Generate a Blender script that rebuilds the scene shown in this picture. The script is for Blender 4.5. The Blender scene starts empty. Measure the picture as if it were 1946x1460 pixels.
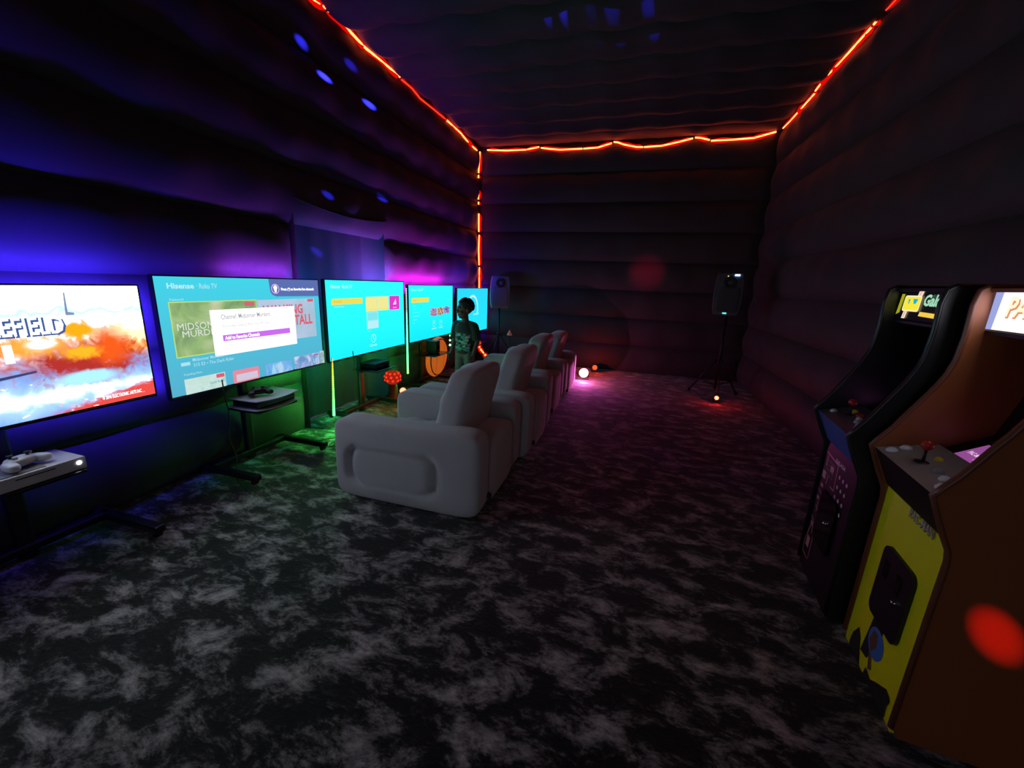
import bpy, bmesh, math, random
from mathutils import Vector, Matrix, noise
random.seed(7)
PI = math.pi
S = bpy.context.scene
C = S.collection

# ------------------------------------------------------------------ camera, world, exposure
FPX, YAW, PITCH, ROLL, EYE = 773.7, math.radians(16.26), math.radians(13.88), math.radians(2.35), 1.45
cd = bpy.data.cameras.new('camera'); cam = bpy.data.objects.new('camera', cd); C.objects.link(cam)
cd.sensor_fit = 'HORIZONTAL'; cd.sensor_width = 36.0; cd.lens = FPX * 36.0 / 1946.0
cd.clip_start = 0.02
fw = Vector((-math.sin(YAW) * math.cos(PITCH), math.cos(YAW) * math.cos(PITCH), -math.sin(PITCH)))
rt0 = Vector((math.cos(YAW), math.sin(YAW), 0)); up0 = rt0.cross(fw)
rt = math.cos(ROLL) * rt0 + math.sin(ROLL) * up0
up = -math.sin(ROLL) * rt0 + math.cos(ROLL) * up0
cam.matrix_world = Matrix(((rt.x, up.x, -fw.x, 0), (rt.y, up.y, -fw.y, 0), (rt.z, up.z, -fw.z, EYE), (0, 0, 0, 1)))
S.camera = cam
wd = bpy.data.worlds.new('dusk'); S.world = wd; wd.use_nodes = True
wd.node_tree.nodes['Background'].inputs[0].default_value = (0.80, 0.86, 1.0, 1)
wd.node_tree.nodes['Background'].inputs[1].default_value = 1.0
pl = bpy.data.lights.new('entrance_portal', 'AREA'); pl.shape = 'RECTANGLE'; pl.size = 1.0; pl.size_y = 2.1; pl.cycles.is_portal = True
po = bpy.data.objects.new('entrance_portal', pl); C.objects.link(po); po.location = (-0.3, -2.74, 1.05); po.rotation_euler = (math.radians(90), 0, math.radians(180))
vs = S.view_settings
vs.view_transform = 'Standard'; vs.look = 'None'; vs.exposure = 0.0; vs.gamma = 1.0; vs.use_curve_mapping = False
S.cycles.use_denoising = True
S.cycles.max_bounces = 4; S.cycles.diffuse_bounces = 2; S.cycles.glossy_bounces = 2; S.cycles.use_adaptive_sampling = True; S.cycles.adaptive_threshold = 0.03
S.cycles.sample_clamp_indirect = 4.0

# room measures (m)
XL, XR, YB, YR, ZC = -2.96, 1.76, 7.44, -2.6, 3.76
ROW = 0.452

# ------------------------------------------------------------------ helpers
def lin(c):
    c /= 255.0
    return c / 12.92 if c <= 0.04045 else ((c + 0.055) / 1.055) ** 2.4
def rgb(r, g, b): return (lin(r), lin(g), lin(b), 1.0)
MATS = {}
def mat(name, col, rough=0.5, metal=0.0, sheen=0.0, bump=0.0, bscale=60.0, spec=0.5, vary=0.0, vscale=8.0, coat=0.0):
    if name in MATS: return MATS[name]
    m = bpy.data.materials.new(name); m.use_nodes = True; MATS[name] = m
    nt = m.node_tree; b = nt.nodes['Principled BSDF']
    b.inputs['Base Color'].default_value = col; b.inputs['Roughness'].default_value = rough
    b.inputs['Metallic'].default_value = metal; b.inputs['Sheen Weight'].default_value = sheen
    b.inputs['Specular IOR Level'].default_value = spec; b.inputs['Coat Weight'].default_value = coat
    if sheen: b.inputs['Sheen Roughness'].default_value = 0.5
    tc = nt.nodes.new('ShaderNodeTexCoord')
    if vary:
        n = nt.nodes.new('ShaderNodeTexNoise'); n.inputs['Scale'].default_value = vscale; n.inputs['Detail'].default_value = 4
        nt.links.new(tc.outputs['Object'], n.inputs['Vector'])
        mx = nt.nodes.new('ShaderNodeMix'); mx.data_type = 'RGBA'
        mx.inputs[6].default_value = tuple(c * (1 - vary) for c in col[:3]) + (1,)
        mx.inputs[7].default_value = tuple(min(1, c * (1 + vary)) for c in col[:3]) + (1,)
        nt.links.new(n.outputs['Fac'], mx.inputs[0]); nt.links.new(mx.outputs[2], b.inputs['Base Color'])
    if bump:
        n = nt.nodes.new('ShaderNodeTexNoise'); n.inputs['Scale'].default_value = bscale; n.inputs['Detail'].default_value = 3
        nt.links.new(tc.outputs['Object'], n.inputs['Vector'])
        bp = nt.nodes.new('ShaderNodeBump'); bp.inputs['Strength'].default_value = bump; bp.inputs['Distance'].default_value = 0.01
        nt.links.new(n.outputs['Fac'], bp.inputs['Height']); nt.links.new(bp.outputs['Normal'], b.inputs['Normal'])
    return m
def em(name, col, strength=1.0):
    if name in MATS: return MATS[name]
    m = bpy.data.materials.new(name); m.use_nodes = True; MATS[name] = m
    nt = m.node_tree; nt.nodes.clear()
    e = nt.nodes.new('ShaderNodeEmission'); o = nt.nodes.new('ShaderNodeOutputMaterial')
    e.inputs[0].default_value = col if len(col) == 4 else tuple(col) + (1,)
    e.inputs[1].default_value = strength
    nt.links.new(e.outputs[0], o.inputs[0])
    return m

def tag(o, label=None, cat=None, group=None, kind=None):
    if label: o['label'] = label
    if cat: o['category'] = cat
    if group: o['group'] = group
    if kind: o['kind'] = kind
    return o
def empty(name, loc=(0, 0, 0), rz=0.0, label=None, cat=None, group=None):
    o = bpy.data.objects.new(name, None); C.objects.link(o); o.location = loc; o.rotation_euler = (0, 0, rz)
    o.empty_display_size = 0.1
    return tag(o, label, cat, group)
def obj(name, me, m, parent=None, smooth=False):
    if isinstance(me, bmesh.types.BMesh):
        bm = me; me = bpy.data.meshes.new(name); bm.normal_update(); bm.to_mesh(me); bm.free()
    o = bpy.data.objects.new(name, me); C.objects.link(o)
    if m is not None:
        me.materials.clear(); me.materials.append(m)
    if smooth:
        for p in me.polygons: p.use_smooth = True
    if parent is not None: o.parent = parent
    return o
def smooth_by_angle(o, deg=35):
    me = o.data
    for p in me.polygons: p.use_smooth = True
    bm = bmesh.new(); bm.from_mesh(me)
    for e in bm.edges:
        e.smooth = not (len(e.link_faces) == 2 and e.calc_face_angle(0) > math.radians(deg))
    bm.to_mesh(me); bm.free()
    return o
def rbox(bm, c, s, bev=0.0, seg=2, M=None):
    """box with centre c and full size s, edges bevelled"""
    t = bmesh.new(); bmesh.ops.create_cube(t, size=1.0)
    for v in t.verts: v.co = Vector((v.co.x * s[0], v.co.y * s[1], v.co.z * s[2]))
    if bev > 0: bmesh.ops.bevel(t, geom=list(t.edges), offset=min(bev, min(s) * 0.49), segments=seg, affect='EDGES', profile=0.5)
    MM = Matrix.Translation(Vector(c)) @ (M if M else Matrix())
    t.transform(MM); me = bpy.data.meshes.new('t'); t.to_mesh(me); t.free(); bm.from_mesh(me); bpy.data.meshes.remove(me)
    return bm
def box(c, s, bev=0.0, seg=2, M=None): return rbox(bmesh.new(), c, s, bev, seg, M)
def tube(bm, pts, r, seg=8, caps=True):
    """swept tube through pts; r number or list"""
    pts = [Vector(p) for p in pts]; n = len(pts); rs = r if isinstance(r, (list, tuple)) else [r] * n
    rings = []; ref = None
    for i, p in enumerate(pts):
        d = (pts[min(i + 1, n - 1)] - pts[max(i - 1, 0)]).normalized()
        if ref is None: ref = d.orthogonal().normalized()
        a = (ref - d * ref.dot(d)).normalized(); b = d.cross(a); ref = a
        rings.append([bm.verts.new(p + (a * math.cos(2 * PI * k / seg) + b * math.sin(2 * PI * k / seg)) * rs[i]) for k in range(seg)])
    for i in range(n - 1):
        for k in range(seg):
            bm.faces.new((rings[i][k], rings[i][(k + 1) % seg], rings[i + 1][(k + 1) % seg], rings[i + 1][k]))
    if caps:
        bm.faces.new(list(reversed(rings[0]))); bm.faces.new(rings[-1])
    return bm
def lathe(bm, prof, seg=24, M=None):
    """prof: list of (radius, z)"""
    rings = []
    M = M or Matrix()
    for r, z in prof:
        if r < 1e-6: rings.append([bm.verts.new(M @ Vector((0, 0, z)))])
        else: rings.append([bm.verts.new(M @ Vector((r * math.cos(2 * PI * k / seg), r * math.sin(2 * PI * k / seg), z))) for k in range(seg)])
    for a, b in zip(rings, rings[1:]):
        for k in range(seg):
            k2 = (k + 1) % seg
            if len(a) == 1 and len(b) == 1: continue
            if len(a) == 1: bm.faces.new((a[0], b[k2], b[k]))
            elif len(b) == 1: bm.faces.new((a[k], a[k2], b[0]))
            else: bm.faces.new((a[k], a[k2], b[k2], b[k]))
    return bm
def prism(bm, poly, axis_from, axis_to, fn):
    """extrude closed 2-D poly; fn(p2d, t)->3-D with t=axis_from / axis_to"""
    a = [bm.verts.new(fn(p, axis_from)) for p in poly]; b = [bm.verts.new(fn(p, axis_to)) for p in poly]; n = len(poly)
    for i in range(n): bm.faces.new((a[i], a[(i + 1) % n], b[(i + 1) % n], b[i]))
    bm.faces.new(list(reversed(a))); bm.faces.new(b)
    bmesh.ops.recalc_face_normals(bm, faces=list(bm.faces))
    return bm
def puff(c, h, n=5.0, div=12, fn=None, M=None):
    """inflated cushion: superellipsoid with half sizes h"""
    bm = bmesh.new(); bmesh.ops.create_cube(bm, size=2.0)
    bmesh.ops.subdivide_edges(bm, edges=list(bm.edges), cuts=div, use_grid_fill=True)
    for v in bm.verts:
        p = v.co.copy()
        p = Vector([math.copysign(math.sin(abs(q) * PI / 2) * 0.55 + abs(q) * 0.45, q) for q in p])
        k = (abs(p.x) ** n + abs(p.y) ** n + abs(p.z) ** n) ** (1.0 / n)
        p /= k
        q = Vector((p.x * h[0], p.y * h[1], p.z * h[2]))
        if fn: q = fn(q, p)
        v.co = q
    bm.transform(Matrix.Translation(Vector(c)) @ (M if M else Matrix()))
    bmesh.ops.recalc_face_normals(bm, faces=list(bm.faces))
    return bm
def light(name, kind, loc, col, power, target=None, size=0.1, size_y=None, spot=None, blend=0.3, radius=0.02):
    l = bpy.data.lights.new(name, kind); l.color = col; l.energy = power
    if kind == 'AREA':
        l.shape = 'RECTANGLE' if size_y else 'DISK'; l.size = size
        if size_y: l.size_y = size_y
    elif kind == 'SPOT':
        l.spot_size = spot; l.spot_blend = blend; l.shadow_soft_size = radius
    else: l.shadow_soft_size = 0.0
    o = bpy.data.objects.new(name, l); C.objects.link(o); o.location = loc
    if target is not None:
        o.rotation_euler = (Vector(target) - Vector(loc)).to_track_quat('-Z', 'Y').to_euler()
    return o

# ------------------------------------------------------------------ materials
FABRIC = mat('black_inflatable_fabric', (0.042, 0.042, 0.046, 1), 0.65, sheen=0.05, bump=0.25, bscale=9.0, spec=0.25)
BLACK = mat('black_plastic', (0.006, 0.006, 0.0065, 1), 0.45)
BLACKMETAL = mat('black_powder_coated_metal', (0.015, 0.015, 0.016, 1), 0.4, metal=0.3)
GLOSSBLACK = mat('gloss_black_plastic', (0.008, 0.008, 0.009, 1), 0.12)
WHITEP = mat('white_plastic', (0.72, 0.72, 0.74, 1), 0.35)
GREYP = mat('grey_plastic', (0.25, 0.25, 0.26, 1), 0.4)
FLOCK = mat('grey_flocked_vinyl', (0.52, 0.50, 0.53, 1), 0.9, sheen=0.5, bump=0.12, bscale=220.0, spec=0.15, vary=0.06, vscale=3.0)
CHROME = mat('chrome', (0.7, 0.7, 0.72, 1), 0.18, metal=1.0)
CABLE = mat('black_cable', (0.02, 0.02, 0.022, 1), 0.5)

def floor_material():
    m = bpy.data.materials.new('crushed_plush_floor'); m.use_nodes = True; nt = m.node_tree; b = nt.nodes['Principled BSDF']
    N = nt.nodes.new; L = nt.links.new
    tc = N('ShaderNodeTexCoord')
    mp = N('ShaderNodeMapping'); mp.inputs['Rotation'].default_value = (0, 0, 0.5); mp.inputs['Scale'].default_value = (1.0, 1.7, 1)
    L(tc.outputs['Object'], mp.inputs[0])
    n1 = N('ShaderNodeTexNoise'); n1.inputs['Scale'].default_value = 5.0; n1.inputs['Detail'].default_value = 12; n1.inputs['Roughness'].default_value = 0.70; n1.inputs['Distortion'].default_value = 0.35
    L(mp.outputs[0], n1.inputs['Vector'])
    n2 = N('ShaderNodeTexNoise'); n2.inputs['Scale'].default_value = 34; n2.inputs['Detail'].default_value = 6; n2.inputs['Roughness'].default_value = 0.7; n2.inputs['Distortion'].default_value = 0.4
    mp2 = N('ShaderNodeMapping'); mp2.inputs['Rotation'].default_value = (0, 0, -0.4); mp2.inputs['Scale'].default_value = (1.0, 2.2, 1); L(tc.outputs['Object'], mp2.inputs[0])
    L(mp2.outputs[0], n2.inputs['Vector'])
    ad = N('ShaderNodeMath'); ad.operation = 'MULTIPLY_ADD'; ad.inputs[1].default_value = 0.22; L(n2.outputs['Fac'], ad.inputs[0]); L(n1.outputs['Fac'], ad.inputs[2])
    cr = N('ShaderNodeValToRGB'); e = cr.color_ramp.elements
    e[0].position = 0.565; e[0].color = (0.006, 0.006, 0.006, 1); e[1].position = 0.80; e[1].color = (0.70, 0.665, 0.64, 1)
    x = e.new(0.605); x.color = (0.04, 0.038, 0.037, 1); x = e.new(0.67); x.color = (0.24, 0.23, 0.225, 1)
    L(ad.outputs[0], cr.inputs[0]); L(cr.outputs[0], b.inputs['Base Color'])
    b.inputs['Roughness'].default_value = 0.85; b.inputs['Sheen Weight'].default_value = 0.25; b.inputs['Specular IOR Level'].default_value = 0.2
    bp = N('ShaderNodeBump'); bp.inputs['Strength'].default_value = 0.55; bp.inputs['Distance'].default_value = 0.02
    L(ad.outputs[0], bp.inputs['Height']); L(bp.outputs[0], b.inputs['Normal'])
    return m
FLOORM = floor_material()

# ------------------------------------------------------------------ the inflatable room
def grid_obj(name, nu, nv, fn, m, parent=None, flip=False, smooth=True):
    verts = [fn(i / nu, j / nv) for i in range(nu + 1) for j in range(nv + 1)]; faces = []
    for i in range(nu):
        for j in range(nv):
            a = i * (nv + 1) + j; q = (a, a + 1, a + nv + 2, a + nv + 1)
            faces.append(tuple(reversed(q)) if flip else q)
    me = bpy.data.meshes.new(name); me.from_pydata(verts, [], faces); me.update()
    return obj(name, me, m, parent, smooth)
def floor_z(x, y):
    return 0.012 * noise.noise(Vector((x * 1.1, y * 1.1, 0.3))) - 0.006
fl = grid_obj('floor', 90, 180, lambda u, v: (XL - 0.15 + u * (XR - XL + 0.3), YR - 0.2 + v * (YB - YR + 0.4), floor_z(XL + u * 5, YR + v * 10)), FLOORM, None, True)
fl.data.polygons.foreach_set('use_smooth', [True] * len(fl.data.polygons)); tag(fl, kind='structure')
if fl.data.polygons[0].normal.z < 0: fl.data.flip_normals()

def edge(s, L, r=0.22):
    k = min(1.0, max(0.0, min(s, L - s) / r)); return 0.12 + 0.88 * math.sin(k * PI / 2)
def bulge(t, s, seed, amp=0.095, col=0.56):
    """inflated tube cross-section at t in 0..1 across the tube, s metres along it"""
    prof = max(0.0, math.sin(PI * t)) ** 0.62
    w = 0.5 - 0.5 * math.cos(2 * PI * s / col + seed)
    d = amp * prof * (0.78 + 0.22 * w)
    wr = noise.noise(Vector((s * 3.1, t * 2.2, seed * 7.7))) * 0.012 + noise.noise(Vector((s * 13, t * 3, seed * 3.1))) * 0.006 * (1 - prof * 0.6)
    return d + wr * prof
DOOR = (3.03, 4.36, 2.05)          # recess in the left wall: y0, y1, top
def wall_tubes(parent, fn, length, height, gaps=None, seed0=0.0):
    rows = int(round(height / ROW)); rh = height / rows
    for r in range(rows):
        z0 = r * rh; spans = [(0.0, length)]
        if gaps and z0 + rh * 0.6 < gaps[2]:
            spans = [(0.0, gaps[0]), (gaps[1], length)]
        for a, b in spans:
            def f(u, v, a=a, b=b, z0=z0, r=r):
                s = a + u * (b - a); endr = 1.0
                if (b < length - 0.01): endr = min(1.0, max(0.0, (b - s) / 0.12)) ** 0.5
                if (a > 0.01): endr = min(endr, min(1.0, max(0.0, (s - a) / 0.12)) ** 0.5)
                sag = 0.012 * math.sin(s * 2 * PI / 1.12 + r)
                return fn(s, z0 + v * rh + sag * math.sin(PI * v), bulge(v, s, seed0 + r * 1.7) * endr * edge(s, length))
            grid_obj('air_tube', max(8, int((b - a) / 0.055)), 14, f, FABRIC, parent)
LEN = YB - YR; WID = XR - XL
def backing(name, quad):
    me = bpy.data.meshes.new(name); me.from_pydata(quad, [], [(0, 1, 2, 3)]); me.update()
    return tag(obj(name, me, FABRIC), kind='structure')
# backing sheets are thin slabs just outside the tubes
def slab(name, c, s): return tag(obj(name, box(c, s), FABRIC), kind='structure')
wl = empty('wall_left'); tag(wl, kind='structure')
obj('backing_sheet', box((XL - 0.48, (YB + YR) / 2, ZC / 2), (0.06, LEN + 0.6, ZC + 0.3)), FABRIC, wl)
wall_tubes(wl, lambda s, z, d: (XL + d, YR + s, z), LEN, ZC, (DOOR[0] - YR, DOOR[1] - YR, DOOR[2]), 0.4)
# door recess: padded jambs, header and a hanging flap
def jamb(y0, y1, sgn):
    def f(u, v):
        a = v * PI / 2
        r = abs(y1 - y0)
        x = XL - 0.40 + 0.46 * math.sin(a); y = y0 + (y1 - y0) * (1 - math.cos(a))
        y = y1 - (y1 - y0) * math.sin(a) if False else y0 + (y1 - y0) * (1 - math.cos(a)) ** 0.8
        return (x + 0.02 * math.sin(u * 9), y, u * DOOR[2])
    return f
grid_obj('door_jamb', 20, 10, lambda u, v: (XL + 0.06 - 0.20 * math.sin(v * PI / 2) ** 1.2, DOOR[0] + 0.12 * (1 - math.cos(v * PI / 2)), u * (DOOR[2] + 0.05)), FABRIC, wl)
grid_obj('door_jamb', 20, 10, lambda u, v: (XL + 0.06 - 0.20 * math.sin(v * PI / 2) ** 1.2, DOOR[1] - 0.22 * (1 - math.cos(v * PI / 2)), u * (DOOR[2] + 0.05)), FABRIC, wl)
grid_obj('door_header', 30, 10, lambda u, v: (XL + 0.10 - 0.24 * v ** 1.3, DOOR[0] - 0.02 + u * (DOOR[1] - DOOR[0] + 0.04), DOOR[2] + 0.03 - 0.05 * math.sin(u * PI) + 0.02 * v), FABRIC, wl)
door = grid_obj('door_1', 60, 12, lambda u, v: (XL - 0.13 + 0.012 * math.sin(u * 26) * (0.4 + 0.6 * (1 - v)), DOOR[0] + 0.08 + u * (DOOR[1] - DOOR[0] - 0.26), 0.02 + v * DOOR[2]), mat('black_door_flap', (0.02, 0.02, 0.022, 1), 0.9), None)
tag(door, kind='structure')

wb = empty('wall_back'); tag(wb, kind='structure')
obj('backing_sheet', box(((XL + XR) / 2, YB + 0.08, ZC / 2), (WID + 1.0, 0.06, ZC + 0.3)), FABRIC, wb)
wall_tubes(wb, lambda s, z, d: (XL + s, YB - d * 0.75, z), WID, ZC, None, 2.1)
wr_ = empty('wall_right'); tag(wr_, kind='structure')
obj('backing_sheet', box((XR + 0.08, (YB + YR) / 2, ZC / 2), (0.06, LEN + 0.6, ZC + 0.3)), FABRIC, wr_)
wall_tubes(wr_, lambda s, z, d: (XR - d, YR + s, z), LEN, ZC, None, 4.3)
# wall behind the photographer, with the open entrance
wq = empty('wall_rear'); tag(wq, kind='structure')
for x0, x1, z0, z1 in ((XL - 0.4, -0.8, -0.1, ZC + 0.15), (0.2, XR + 0.2, -0.1, ZC + 0.15), (-0.8, 0.2, 2.1, ZC + 0.15)):
    obj('wall_panel', box(((x0 + x1) / 2, YR - 0.08, (z0 + z1) / 2), (x1 - x0, 0.1, z1 - z0)), FABRIC, wq)
# ceiling: tubes run across the room, scalloped
ce = empty('ceiling'); tag(ce, kind='structure')
obj('backing_sheet', box(((XL + XR) / 2, (YB + YR) / 2, ZC + 0.1), (WID + 1.0, LEN + 0.6, 0.06)), FABRIC, ce)
nrow = int(round(LEN / 0.5))
for r in range(nrow):
    y0 = YR + LEN * r / nrow; rw = LEN / nrow
    grid_obj('air_tube', 84, 12, lambda u, v, y0=y0, r=r, rw=rw: (XL + u * WID, y0 + v * rw + 0.045 * abs(math.sin(PI * (u * WID) / 0.59 + 0.3)) * 1.0, ZC - bulge(v, u * WID, 5.5 + 0.2 * r, 0.10, 0.59) * edge(u * WID, WID) * (0.45 if r == nrow - 1 else 1)), FABRIC, ce)

# ------------------------------------------------------------------ red LED rope round the ceiling
ROPE = em('red_led_core', (12.0, 1.05, 0.26))
ROPEDIM = em('red_led_dim', (2.5, 0.08, 0.03))
ROPECLIP = mat('clear_led_sleeve', (0.08, 0.02, 0.02, 1), 0.3)
BACK = [[(-2.767, 7.36, 3.681), (-2.419, 7.36, 3.657), (-2.065, 7.36, 3.655)], [(-2.056, 7.36, 3.657), (-1.842, 7.36, 3.686)], [(-1.811, 7.36, 3.672), (-1.662, 7.36, 3.649), (-1.485, 7.36, 3.628), (-1.114, 7.36, 3.627)], [(-1.1, 7.36, 3.626), (-0.864, 7.36, 3.633), (-0.651, 7.36, 3.686)], [(-0.625, 7.36, 3.702), (-0.557, 7.36, 3.691), (-0.46, 7.36, 3.656), (-0.27, 7.36, 3.613), (-0.165, 7.36, 3.606)], [(-0.152, 7.36, 3.605), (0.117, 7.36, 3.612), (0.362, 7.36, 3.655), (0.549, 7.36, 3.693)], [(0.577, 7.36, 3.703), (0.663, 7.36, 3.692), (0.788, 7.36, 3.657)], [(0.806, 7.36, 3.647), (1.108, 7.36, 3.646), (1.382, 7.36, 3.654), (1.554, 7.36, 3.695), (1.66, 7.36, 3.720)]]
LEFT = [[(-2.88, 1.6, 3.69), (-2.88, 2.3, 3.70), (-2.88, 2.9, 3.70)], [(-2.88, 2.93, 3.70), (-2.88, 3.424, 3.702), (-2.88, 3.569, 3.726)], [(-2.88, 3.601, 3.722), (-2.88, 3.75, 3.727), (-2.88, 3.917, 3.708), (-2.88, 4.116, 3.687)], [(-2.88, 4.126, 3.686), (-2.88, 4.41, 3.696), (-2.88, 4.758, 3.702)], [(-2.88, 4.788, 3.69), (-2.88, 5.036, 3.692), (-2.88, 5.231, 3.659), (-2.88, 5.951, 3.681)], [(-2.88, 5.997, 3.679), (-2.88, 6.482, 3.67), (-2.88, 6.847, 3.624), (-2.88, 7.159, 3.624)]]
RIGHT = [[(1.67, 7.069, 3.671), (1.67, 6.783, 3.659), (1.67, 6.53, 3.663), (1.67, 5.998, 3.666)], [(1.67, 5.983, 3.69), (1.67, 5.729, 3.712), (1.67, 5.353, 3.7), (1.67, 5.038, 3.701), (1.67, 4.813, 3.699)], [(1.67, 4.766, 3.701), (1.67, 4.735, 3.703)], [(1.67, 4.588, 3.706), (1.67, 4.30, 3.69)], [(1.67, 4.0, 3.69), (1.67, 3.0, 3.68), (1.67, 2.0, 3.70)]]
VERT = [[(-2.89, 7.33, 3.653), (-2.90, 7.33, 3.508), (-2.91, 7.33, 3.314)], [(-2.91, 7.33, 3.281), (-2.91, 7.33, 3.232)], [(-2.90, 7.33, 3.033), (-2.905, 7.33, 2.883)], [(-2.90, 7.33, 2.842), (-2.90, 7.33, 2.798)], [(-2.89, 7.33, 2.645), (-2.885, 7.33, 2.335)], [(-2.875, 7.33, 2.282), (-2.88, 7.33, 2.018), (-2.865, 7.33, 1.75)], [(-2.86, 7.33, 1.714), (-2.85, 7.33, 1.0)], [(-2.84, 7.33, 0.97), (-2.80, 7.30, 0.55)]]
LOW = [[(-2.45, 6.272, 0.467), (-2.45, 6.276, 0.445)], [(-2.45, 6.346, 0.397), (-2.45, 6.359, 0.385)], [(-2.45, 6.406, 0.35), (-2.45, 6.47, 0.308), (-2.45, 6.552, 0.262)], [(-2.45, 6.618, 0.223), (-2.45, 6.72, 0.169), (-2.45, 6.843, 0.112)]]
HALO = em('red_painted_halo', (0.75, 0.003, 0.001))  # added emissive tubes behind the ropes, painting their red halo on the walls
HALODIM = em('red_painted_halo_dim', (0.5, 0.004, 0.002))
def halo_tube(pts, r, off):  # tube of uneven width set behind the rope, shaped as its ragged halo
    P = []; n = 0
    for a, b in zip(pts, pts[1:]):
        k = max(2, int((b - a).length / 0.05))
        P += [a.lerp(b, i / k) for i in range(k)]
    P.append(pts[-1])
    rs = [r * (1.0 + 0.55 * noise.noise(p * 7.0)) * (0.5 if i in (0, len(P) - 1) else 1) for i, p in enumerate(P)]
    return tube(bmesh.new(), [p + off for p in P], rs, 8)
def rope(segs, label, r=0.0115, dim=(), wallside='l', group='red rope lights along the room edges'):
    t = empty('led_rope_light', segs[0][0], 0, label, 'rope light', group)
    o0 = Vector(segs[0][0])
    for i, s in enumerate(segs):
        obj('lit_segment', tube(bmesh.new(), [Vector(p) - o0 for p in s], r * (0.55 if i in dim else 1), 8), ROPEDIM if i in dim else ROPE, t, True)
        off = {'l': Vector((-0.026, 0.020, 0.016)), 'r': Vector((0.018, 0.022, 0.016)), 'b': Vector((0, 0.042, 0.004)), 'v': Vector((-0.006, 0.040, 0)), 'w': Vector((-0.024, 0.034, 0))}[wallside]
        obj('painted_halo', halo_tube([Vector(p) - o0 for p in s], r * (2.2 if i in dim else 3.4), off), HALODIM if i in dim else HALO, t, True)
        if i + 1 < len(segs):
            obj('connector', tube(bmesh.new(), [Vector(s[-1]) - o0, Vector(segs[i + 1][0]) - o0], r * 0.5, 6), ROPECLIP, t)
    return t
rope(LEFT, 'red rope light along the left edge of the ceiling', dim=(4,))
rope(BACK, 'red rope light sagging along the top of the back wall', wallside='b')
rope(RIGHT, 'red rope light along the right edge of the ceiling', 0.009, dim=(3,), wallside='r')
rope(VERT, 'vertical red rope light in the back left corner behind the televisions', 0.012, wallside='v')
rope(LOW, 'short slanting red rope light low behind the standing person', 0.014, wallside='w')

# ------------------------------------------------------------------ televisions
def text_mesh(s, bold=0.0):
    cu = bpy.data.curves.new('txt', 'FONT'); cu.body = s; cu.offset = bold; cu.resolution_u = 2
    o = bpy.data.objects.new('txt', cu); C.objects.link(o)
    dg = bpy.context.evaluated_depsgraph_get(); me = bpy.data.meshes.new_from_object(o.evaluated_get(dg))
    bpy.data.objects.remove(o); bpy.data.curves.remove(cu)
    return me
def put_text(parent, s, x0, x1, z0, z1, y, m, name='lettering', bold=0.012, shear=0.0, flatten='xz'):
    """lettering fitted into x0..x1, z0..z1 on the plane y (parent local), facing -y"""
    me = text_mesh(s, bold)
    xs = [v.co.x for v in me.vertices]; ys = [v.co.y for v in me.vertices]
    ax, bx, ay, by = min(xs), max(xs), min(ys), max(ys)
    for v in me.vertices:
        u = (v.co.x - ax) / (bx - ax); w = (v.co.y - ay) / (by - ay)
        v.co = Vector((x0 + (x1 - x0) * u + shear * w, y, z0 + (z1 - z0) * w))
    me.update()
    return obj(name, me, m, parent)
def flat(parent, name, poly, y, m):
    me = bpy.data.meshes.new(name); me.from_pydata([(p[0], y, p[1]) for p in poly], [], [tuple(range(len(poly)))]); me.update()
    if me.polygons[0].normal.y > 0: me.flip_normals()
    return obj(name, me, m, parent)
def rr(x0, z0, x1, z1, r=0.0, n=5):
    if r <= 0: return [(x0, z0), (x1, z0), (x1, z1), (x0, z1)]
    out = []
    for cx, cz, a0 in ((x1 - r, z0 + r, -PI / 2), (x1 - r, z1 - r, 0), (x0 + r, z1 - r, PI / 2), (x0 + r, z0 + r, PI)):
        out += [(cx + r * math.cos(a0 + PI / 2 * k / n), cz + r * math.sin(a0 + PI / 2 * k / n)) for k in range(n + 1)]
    return out
def disc(cx, cz, r, n=20, a0=0, a1=2 * PI): return [(cx + r * math.cos(a0 + (a1 - a0) * k / n), cz + r * math.sin(a0 + (a1 - a0) * k / n)) for k in range(n)]
def ring(parent, name, cx, cz, r0, r1, y, m, a0=0.0, a1=2 * PI, n=24):
    v = []; f = []
    for k in range(n + 1):
        a = a0 + (a1 - a0) * k / n
        v += [(cx + r0 * math.cos(a), y, cz + r0 * math.sin(a)), (cx + r1 * math.cos(a), y, cz + r1 * math.sin(a))]
    for k in range(n): f.append((2 * k, 2 * k + 1, 2 * k + 3, 2 * k + 2))
    me = bpy.data.meshes.new(name); me.from_pydata(v, [], f); me.update()
    if me.polygons[0].normal.y > 0: me.flip_normals()
    return obj(name, me, m, parent)

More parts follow.
